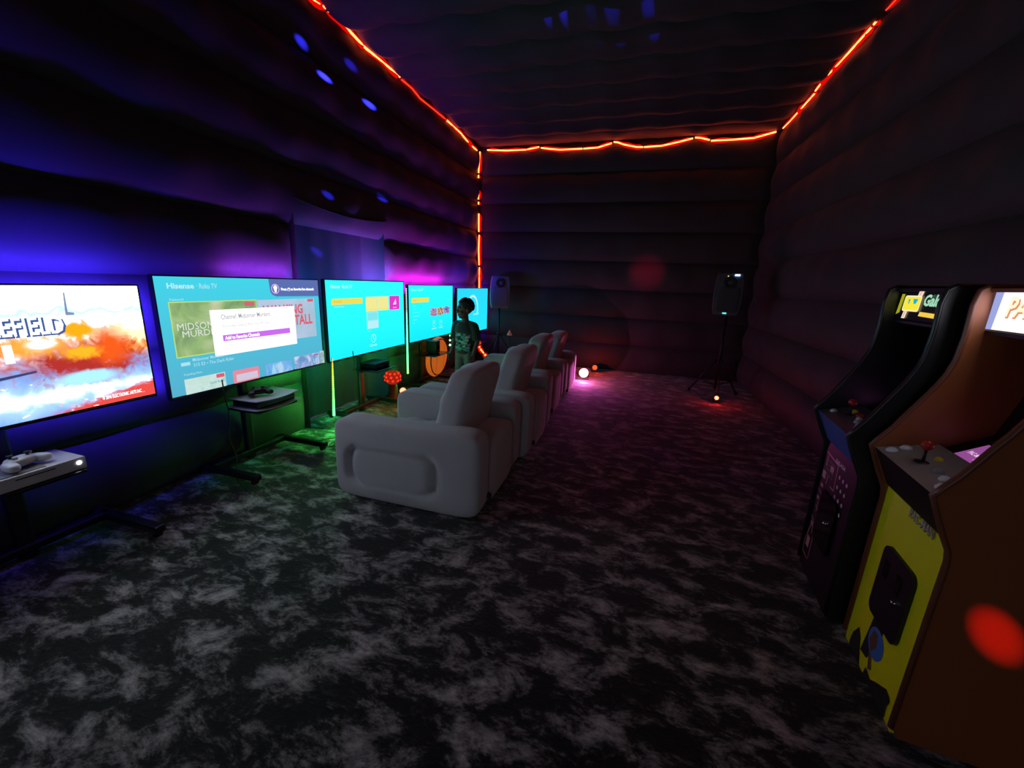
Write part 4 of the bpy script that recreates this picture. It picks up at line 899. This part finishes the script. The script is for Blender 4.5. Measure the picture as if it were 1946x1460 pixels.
obj('status_light', box((-0.01, -0.145, 0.025), (0.050, 0.010, 0.018), 0.003, 1), em('speaker_teal_led', (0.10, 0.75, 0.75, 1), 1.6), sr)
tripod((1.20, 6.27, 0), 1.15, 'right hand tripod stand with a small red light at its foot')
slq = speaker((-2.36, 7.05, 1.02), math.radians(25), 'blue lit loudspeaker behind the farthest television')
tripod((-2.36, 7.07, 0), 1.02, 'left tripod stand behind the farthest television', 0.02)

# ------------------------------------------------------------------ small lamps
def par_lamp(loc, rz, tilt, label, bodym, lensm, size=0.07, lift=0.0, group='coloured lamps standing on the floor'):
    t = empty('stage_lamp', loc, rz, label, 'stage lamp', group)
    M = Matrix.Translation((0, 0, size + 0.035 + lift)) @ Matrix.Rotation(PI / 2 - tilt, 4, 'X')
    b = bmesh.new(); lathe(b, [(0, -size), (size * 0.55, -size), (size * 0.8, -size * 0.6), (size, size * 0.6), (size, size), (size * 0.9, size), (size * 0.9, size * 0.9)], 20, M); obj('housing', b, bodym, t, True)
    l = bmesh.new(); lathe(l, [(0, size * 0.97), (size * 0.6, size * 0.95), (size * 0.9, size * 0.88)], 20, M); obj('lens', l, lensm, t, True)
    br = bmesh.new(); R = size * 1.12
    tube(br, [(R, 0, size + 0.035 + lift), (R, 0, 0.008), (-R, 0, 0.008), (-R, 0, size + 0.035 + lift)], 0.006, 6); obj('yoke', br, BLACKMETAL, t)
    return t
def face_cam(p): return math.atan2(-p[0], p[1])
PLOC = (-0.70, 6.42, 0.0)
par_lamp(PLOC, 0.25, math.radians(8), 'dazzling pink white floor lamp at the end of the armchair row', BLACK, em('hot_pink_white', (9.0, 3.0, 4.2), 2.0), 0.080)
light('stage_lamp_beam', 'SPOT', (-0.70, 6.30, 0.13), (0.55, 0.06, 0.9), 11, (-0.35, 3.4, 0.0), spot=math.radians(110), blend=0.9, radius=0.05)
light('stage_lamp_spill', 'POINT', (-0.67, 6.24, 0.07), (1.0, 0.14, 0.40), 16.0, radius=0.06)
P2 = (-0.58, 7.10, 0.0)
par_lamp(P2, 0.1, math.radians(15), 'small dim red floor lamp against the back wall', BLACK, em('red_lens', (3.0, 0.10, 0.02), 1.5), 0.045)
light('red_lamp_spill', 'POINT', (-0.60, 6.98, 0.14), (1.0, 0.05, 0.02), 5.0, radius=0.04)
P3 = (1.155, 5.84, 0.0)
par_lamp(P3, 0.0, math.radians(20), 'small red lamp at the foot of the right hand tripod', BLACK, em('red_lens_hot', (12.0, 0.75, 0.35), 1.2), 0.030)
light('red_lamp_spill', 'POINT', (1.155, 5.76, 0.10), (1.0, 0.02, 0.02), 1.2, radius=0.03)
# red faceted dome lamp on the floor between the stands
P4 = Vector((-2.72, 4.18, 0.0))
t = empty('dome_lamp', P4, 0, 'red faceted disco dome lamp on the floor below the televisions', 'disco lamp')
b = bmesh.new(); lathe(b, [(0, 0), (0.085, 0), (0.095, 0.02), (0.09, 0.07), (0.06, 0.085), (0.05, 0.20), (0, 0.20)], 20); obj('base', b, BLACK, t, True)
dm = bmesh.new(); bmesh.ops.create_icosphere(dm, subdivisions=2, radius=0.098); dm.transform(Matrix.Translation((0, 0, 0.29)) @ Matrix.Diagonal((1, 1, 0.9, 1)))
obj('faceted_dome', dm, em('red_dome', (0.35, 0.015, 0.005), 1.0), t)
k = 0
for v in [Vector((math.cos(a) * math.cos(e_), math.sin(a) * math.cos(e_), math.sin(e_))) for e_ in (-0.3, 0.2, 0.7) for a in [2 * PI * i / 9 + e_ for i in range(9)]]:
    f = bmesh.new(); lathe(f, [(0, 0.008), (0.012, 0.005), (0.014, 0.0)], 8, Matrix.Translation(Vector((0, 0, 0.29)) + Vector((v.x * 0.097, v.y * 0.097, v.z * 0.087))) @ v.to_track_quat('Z', 'Y').to_matrix().to_4x4()); obj('lens', f, em('red_lens_bead', (2.2, 0.06, 0.02), 1.0), t, True)
light('dome_lamp_light', 'POINT', P4 + Vector((0.16, -0.05, 0.22)), (1.0, 0.04, 0.01), 1.6, radius=0.04)
par_lamp((-2.54, 4.12, 0.0), 0.4, math.radians(10), 'low red lamp beside the faceted dome lamp', BLACK, em('red_lens_hot', (12.0, 0.75, 0.35), 1.2), 0.042, 0.085)
light('red_lamp_spill', 'POINT', (-2.48, 4.02, 0.15), (1.0, 0.04, 0.01), 1.2, radius=0.03)

# disco projector hung from the ceiling behind the photographer: throws the blue and red spots
DP = Vector((-0.9, -0.9, 3.2))
t = empty('disco_projector', (DP.x, DP.y, DP.z - 0.12), 0, 'black disco projector hanging from the ceiling', 'disco projector')
obj('housing', box((0, 0, 0.12), (0.22, 0.18, 0.16), 0.02, 3), BLACK, t)
hr = bmesh.new(); tube(hr, [(0, 0, 0.2), (0, 0, 0.60)], 0.008, 8); obj('hanging_rod', hr, BLACKMETAL, t)
for k in range(4):
    lb = bmesh.new(); lathe(lb, [(0, 0.02), (0.03, 0.015), (0.034, 0.0)], 14, Matrix.Translation((-0.07 + 0.047 * k, 0.09, 0.12)) @ Matrix.Rotation(-PI / 2, 4, 'X')); obj('lens', lb, GLOSSBLACK, t, True)
def beam(target, col, power, deg, blend=0.5, y=0.12):
    light('disco_beam', 'SPOT', DP + Vector((0, y, 0)), col, power, target, spot=math.radians(deg), blend=blend, radius=0.004)
B = (0.03, 0.03, 1.0)
for tg, p, dg_ in (((-2.86, 3.175, 3.336), 30000, 0.95), ((-2.86, 3.45, 3.176), 120000, 1.0), ((-2.86, 3.832, 3.426), 15000, .7), ((-2.86, 4.078, 3.211), 120000, 1.05), ((-2.86, 3.398, 2.202), 15000, .85), ((-2.86, 4.217, 2.369), 20000, .85), ((-2.86, 3.046, 1.835), 20000, 0.6)):
    beam(tg, B, p * 1.0, dg_, 1.0)
for tg, p, dg_ in (((-0.863, 4.048, 3.7), 9000, 0.5), ((-1.0, 4.1, 3.7), 6000, 0.5), ((-0.451, 4.15, 3.7), 3600, 1.7), ((-0.156, 4.2, 3.7), 5000, 1.4), ((-0.62, 4.2, 3.7), 1000, 1.2)):
    beam(tg, B, p * 1.0, dg_, 0.9)
beam((1.155, 1.41, 0.460), (1.0, 0.02, 0.01), 1000, 2.0, 1.0)
beam((0.10, 7.35, 1.72), (1.0, 0.02, 0.10), 1800, 4.8, 1.0)

# ------------------------------------------------------------------ round orange cushion behind the fourth stand
ORANGE = mat('orange_vinyl', (0.85, 0.21, 0.03, 1), 0.45, vary=0.08, vscale=4)
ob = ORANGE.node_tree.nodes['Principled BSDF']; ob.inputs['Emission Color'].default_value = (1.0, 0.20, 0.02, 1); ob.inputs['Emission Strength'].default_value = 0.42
t = empty('round_inflatable', (-2.765, 5.42, 0.345), 0, 'softly glowing round orange inflatable behind a black shelf', 'inflatable')
RM = Matrix.Rotation(0.06, 4, 'Y')
bb = bmesh.new(); RD = 0.300
lathe(bb, [(0, -0.055), (RD * 0.5, -0.058), (RD * 0.82, -0.05), (RD * 0.96, -0.03), (RD, 0), (RD * 0.96, 0.03), (RD * 0.82, 0.05), (RD * 0.5, 0.058), (0, 0.055)], 40, RM @ Matrix.Rotation(PI / 2, 4, 'Y'))
obj('shell', bb, ORANGE, t, True)
SEAM = mat('dark_seam', (0.06, 0.02, 0.01, 1), 0.5)
obj('piping', tube(bmesh.new(), [RM @ Vector((0.045, RD * 0.90 * math.cos(2 * PI * k / 40), RD * 0.90 * math.sin(2 * PI * k / 40))) for k in range(41)], 0.008, 6, False), SEAM, t, True)
for yy in (-0.11, 0.13):
    z_ = math.sqrt((RD * 0.88) ** 2 - yy * yy)
    obj('seam', tube(bmesh.new(), [RM @ Vector((0.056 - 0.012 * abs(f) ** 3, yy, z_ * f)) for f in (-1, -0.7, -0.35, 0, 0.35, 0.7, 1)], 0.004, 6), SEAM, t, True)

# ------------------------------------------------------------------ the person
def capsule(bm, a, b, ra, rb, seg=14):
    a, b = Vector(a), Vector(b); d = b - a; L = d.length
    prof = [(0, -ra)] + [(ra * math.sin(q), -ra * math.cos(q)) for q in (0.5, 1.0, 1.4)]
    prof += [(ra + (rb - ra) * f, L * f) for f in (0.02, 0.33, 0.66, 0.98)] + [(rb * math.sin(q), L + rb * math.cos(q)) for q in (1.4, 1.0, 0.5)] + [(0, L + rb)]
    lathe(bm, prof, seg, Matrix.Translation(a) @ d.to_track_quat('Z', 'Y').to_matrix().to_4x4())
def ellip(bm, c, r, M=None):
    t_ = bmesh.new(); bmesh.ops.create_uvsphere(t_, u_segments=24, v_segments=16, radius=1.0)
    t_.transform(Matrix.Translation(Vector(c)) @ (M or Matrix()) @ Matrix.Diagonal((r[0], r[1], r[2], 1)))
    me = bpy.data.meshes.new('t'); t_.to_mesh(me); t_.free(); bm.from_mesh(me); bpy.data.meshes.remove(me)
def remesh(bm, vox, smooth_it=6):
    bmesh.ops.recalc_face_normals(bm, faces=list(bm.faces))
    me = bpy.data.meshes.new('r'); bm.to_mesh(me); bm.free(); o = bpy.data.objects.new('r', me); C.objects.link(o)
    md = o.modifiers.new('r', 'REMESH'); md.mode = 'VOXEL'; md.voxel_size = vox; md.use_smooth_shade = True
    sm = o.modifiers.new('s', 'SMOOTH'); sm.iterations = smooth_it; sm.factor = 0.5
    dg = bpy.context.evaluated_depsgraph_get(); out = bpy.data.meshes.new_from_object(o.evaluated_get(dg))
    bpy.data.objects.remove(o); return out
SKIN = mat('brown_skin', (0.14, 0.062, 0.034, 1), 0.5, vary=0.08)
person = empty('person', (-2.03, 4.74, 0), math.radians(-14), 'person in a black printed t-shirt standing before the televisions', 'person')
HZ = 1.115; HR = Matrix.Translation((0, -0.005, HZ)) @ Matrix.Rotation(math.radians(-30), 4, 'Z') @ Matrix.Rotation(math.radians(6), 4, 'X')
b = bmesh.new()
def hc(p): return HR @ Vector(p)
HM = HR.to_3x3().to_4x4()
ellip(b, hc((0, 0.012, 0.022)), (0.078, 0.094, 0.092), HM); ellip(b, hc((0, -0.028, -0.035)), (0.060, 0.062, 0.078), HM); ellip(b, hc((0, -0.055, -0.085)), (0.030, 0.030, 0.024), HM)
ellip(b, hc((0, -0.094, -0.022)), (0.017, 0.020, 0.015), HM); capsule(b, hc((0, -0.082, 0.02)), hc((0, -0.098, -0.014)), 0.009, 0.012)
ellip(b, hc((0, -0.080, 0.030)), (0.052, 0.016, 0.012), HM); ellip(b, hc((0, -0.084, -0.056)), (0.027, 0.014, 0.008), HM); ellip(b, hc((0, -0.082, -0.068)), (0.023, 0.014, 0.008), HM)
for s in (-1, 1):
    ellip(b, hc((s * 0.080, 0.012, -0.010)), (0.012, 0.022, 0.030), HM); ellip(b, hc((s * 0.042, -0.066, -0.030)), (0.022, 0.020, 0.020), HM)
capsule(b, (0, 0.012, 0.93), (0, 0.004, 1.045), 0.046, 0.042)
ellip(b, (0, 0.01, 0.86), (0.125, 0.078, 0.13)); ellip(b, (0, 0.01, 0.72), (0.112, 0.075, 0.14)); ellip(b, (0, 0.012, 0.62), (0.118, 0.082, 0.09))
for s in (-1, 1):
    capsule(b, (s * 0.05, 0.012, 0.935), (s * 0.135, 0.012, 0.915), 0.042, 0.042)
    capsule(b, (s * 0.145, 0.012, 0.905), (s * 0.178, 0.025, 0.725), 0.038, 0.031)
    el = Vector((s * 0.178, 0.025, 0.725)); wr = Vector((s * 0.172, -0.055, 0.560)); capsule(b, el, wr, 0.031, 0.021)
    d = (wr - el).normalized(); hp = wr + d * 0.035
    capsule(b, wr, wr + d * 0.050, 0.020, 0.022)
    pal = wr + d * 0.055; side = Vector((0, -1, 0.3)).normalized(); curl = Vector((-s, 0, 0))
    for k, (o_, ln) in enumerate(((0.024, 0.050), (0.009, 0.056), (-0.007, 0.052), (-0.022, 0.042))):
        p0 = pal + side * o_; p1 = p0 + d * ln * 0.55 + curl * 0.004; p2 = p1 + d * ln * 0.40 + curl * 0.016
        capsule(b, p0 - d * 0.01, p1, 0.0085, 0.0078, 10); capsule(b, p1, p2, 0.0078, 0.0068, 10)
    th0 = wr + d * 0.018 + side * 0.018; th1 = th0 + side * 0.022 + d * 0.024 + curl * 0.004; th2 = th1 + d * 0.024 + side * 0.006 + curl * 0.008
    capsule(b, th0, th1, 0.010, 0.009, 10); capsule(b, th1, th2, 0.009, 0.0075, 10)
    hip = Vector((s * 0.066, 0.012, 0.585)); kn = Vector((s * 0.075, 0.0, 0.335)); an = Vector((s * 0.078, 0.025, 0.070))
    capsule(b, hip, kn, 0.066, 0.046); capsule(b, kn, an, 0.045, 0.029); capsule(b, an + Vector((0, 0.005, -0.035)), an + Vector((0, -0.085, -0.045)), 0.028, 0.022)
me = remesh(b, 0.005, 3)
obj('body', me, SKIN, person, True)
for s in (-1, 1):
    e_ = bmesh.new(); ellip(e_, hc((s * 0.030, -0.076, 0.008)), (0.012, 0.009, 0.007), HM); ey = obj('eye', e_, mat('eye_white', (0.6, 0.58, 0.55, 1), 0.3), person, True)
    e_ = bmesh.new(); ellip(e_, hc((s * 0.030, -0.0815, 0.008)), (0.006, 0.0045, 0.006), HM); obj('iris', e_, BLACK, ey, True)
# short curly hair
b = bmesh.new(); rnd = random.Random(3)
ellip(b, hc((0, 0.024, 0.032)), (0.086, 0.098, 0.092), HM)
for i in range(240):
    z = rnd.uniform(-0.45, 1); a = rnd.uniform(0, 2 * PI); r_ = math.sqrt(1 - z * z); v = Vector((r_ * math.cos(a), r_ * math.sin(a), z))
    if v.y < -0.25 and v.z < 0.42: continue
    if v.z < -0.1 and v.y < 0.2: continue
    ellip(b, hc((v.x * 0.087, 0.024 + v.y * 0.098, 0.032 + v.z * 0.094)), (0.013, 0.013, 0.013 + 0.008 * max(0, v.z)), HM)
for v in list(b.verts):
    pass
me = remesh(b, 0.006, 1)
bm = bmesh.new(); bm.from_mesh(me); inv = HR.inverted()
kill = [f for f in bm.faces if (lambda q: (q.y < -0.045 and q.z < 0.055) or (q.y < 0.03 and q.z < -0.02) or q.z < -0.075)(inv @ f.calc_center_median())]
bmesh.ops.delete(bm, geom=kill, context='FACES'); bm.to_mesh(me); bm.free()
obj('hair', me, mat('black_hair', (0.010, 0.008, 0.007, 1), 0.6), person, True)
# t-shirt
def shirt_material():
    m = bpy.data.materials.new('black_printed_cotton'); m.use_nodes = True; nt = m.node_tree; bs = nt.nodes['Principled BSDF']; N = nt.nodes.new; L = nt.links.new
    tc = N('ShaderNodeTexCoord'); sp = N('ShaderNodeSeparateXYZ'); L(tc.outputs['Object'], sp.inputs[0])
    mp = N('ShaderNodeMapping'); mp.inputs['Rotation'].default_value = (0.3, 0.7, 0.2); mp.inputs['Scale'].default_value = (1, 1, 1.8); L(tc.outputs['Object'], mp.inputs[0])
    vo = N('ShaderNodeTexVoronoi'); vo.inputs['Scale'].default_value = 24; L(mp.outputs[0], vo.inputs['Vector'])
    cr = N('ShaderNodeValToRGB'); cr.color_ramp.interpolation = 'CONSTANT'; e = cr.color_ramp.elements; e[0].position = 0; e[0].color = (0.012, 0.014, 0.014, 1); e[1].position = 0.38; e[1].color = (0.20, 0.24, 0.25, 1)
    for p, c in ((0.55, (0.04, 0.30, 0.28, 1)), (0.66, (0.42, 0.46, 0.46, 1)), (0.78, (0.02, 0.02, 0.025, 1)), (0.86, (0.10, 0.42, 0.36, 1)), (0.94, (0.45, 0.18, 0.25, 1))):
        x = e.new(p); x.color = c
    L(vo.outputs['Color'], cr.inputs[0])
    def step(s, a, b_):
        n = N('ShaderNodeMapRange'); n.inputs[1].default_value = a; n.inputs[2].default_value = b_; L(s, n.inputs[0]); return n.outputs[0]
    def mul(a, b_):
        n = N('ShaderNodeMath'); n.operation = 'MULTIPLY'; L(a, n.inputs[0]); L(b_, n.inputs[1]); return n.outputs[0]
    nz = N('ShaderNodeTexNoise'); nz.inputs['Scale'].default_value = 18; L(tc.outputs['Object'], nz.inputs['Vector'])
    ad = N('ShaderNodeMath'); ad.operation = 'MULTIPLY_ADD'; ad.inputs[1].default_value = 0.12; L(nz.outputs['Fac'], ad.inputs[0]); L(sp.outputs[2], ad.inputs[2])
    mask = mul(mul(step(ad.outputs[0], 0.875, 0.865), step(ad.outputs[0], 0.66, 0.67)), step(sp.outputs[1], -0.02, -0.035))
    ab = N('ShaderNodeMath'); ab.operation = 'ABSOLUTE'; L(sp.outputs[0], ab.inputs[0]); mask = mul(mask, step(ab.outputs[0], 0.118, 0.112))
    mx = N('ShaderNodeMix'); mx.data_type = 'RGBA'; mx.inputs[6].default_value = (0.012, 0.016, 0.016, 1); L(cr.outputs[0], mx.inputs[7]); L(mask, mx.inputs[0]); L(mx.outputs[2], bs.inputs['Base Color'])
    bs.inputs['Roughness'].default_value = 0.85; bs.inputs['Sheen Weight'].default_value = 0.2
    return m
b = bmesh.new()
ellip(b, (0, 0.01, 0.855), (0.145, 0.095, 0.135)); ellip(b, (0, 0.01, 0.74), (0.138, 0.095, 0.16)); ellip(b, (0, 0.01, 0.62), (0.140, 0.100, 0.12))
for s in (-1, 1):
    capsule(b, (s * 0.05, 0.012, 0.93), (s * 0.135, 0.012, 0.912), 0.052, 0.055); capsule(b, (s * 0.142, 0.012, 0.905), (s * 0.180, 0.022, 0.745), 0.055, 0.057)
me = remesh(b, 0.008, 8); bm = bmesh.new(); bm.from_mesh(me)
for cut, no in (((0, 0, 0.565), (0, 0, -1)), ((0, 0.0, 0.968), (0, -0.25, 1)), ((0.180, 0, 0.745), (0.25, 0, -1)), ((-0.180, 0, 0.745), (-0.25, 0, -1))):
    no = Vector(no).normalized(); cut = Vector(cut); kk = []
    for f in bm.faces:
        c = f.calc_center_median()
        if (c - cut).dot(no) > 0 and (abs(cut.x) < 0.01 or (abs(c.x) > 0.142 and c.x * cut.x > 0)): kk.append(f)
    bmesh.ops.delete(bm, geom=kk, context='FACES')
bm.to_mesh(me); bm.free()
sh = obj('t_shirt', me, shirt_material(), person, True); md = sh.modifiers.new('thickness', 'SOLIDIFY'); md.thickness = 0.003
b = bmesh.new(); ellip(b, (0, 0.012, 0.60), (0.130, 0.092, 0.10))
for s in (-1, 1): capsule(b, (s * 0.066, 0.012, 0.585), (s * 0.076, 0.0, 0.335), 0.076, 0.060); capsule(b, (s * 0.076, 0.0, 0.335), (s * 0.079, 0.022, 0.085), 0.060, 0.052)
obj('jeans', remesh(b, 0.008, 5), mat('grey_blue_denim', (0.10, 0.12, 0.15, 1), 0.85, vary=0.2, vscale=30), person, True)
for s in (-1, 1):
    obj('shoe', puff((s * 0.079, -0.028, 0.035), (0.040, 0.098, 0.036), 3.0, 8), mat('dark_trainer', (0.05, 0.05, 0.055, 1), 0.5), person, True)
# small pale cone catching the light by the back wall
t = empty('marker_post', (-2.05, 6.75, 0.0), 0, 'small pale orange cone-topped post near the back wall', 'cone post')
b = bmesh.new(); lathe(b, [(0, 0.0), (0.07, 0.0), (0.07, 0.015), (0.012, 0.02), (0.012, 0.58)], 14); obj('post', b, BLACKMETAL, t, True)
b = bmesh.new(); lathe(b, [(0, 0.575), (0.045, 0.575), (0.045, 0.585), (0.006, 0.665), (0, 0.667)], 16); obj('cone_top', b, mat('pale_amber_plastic', (0.75, 0.45, 0.2, 1), 0.5), t, True)
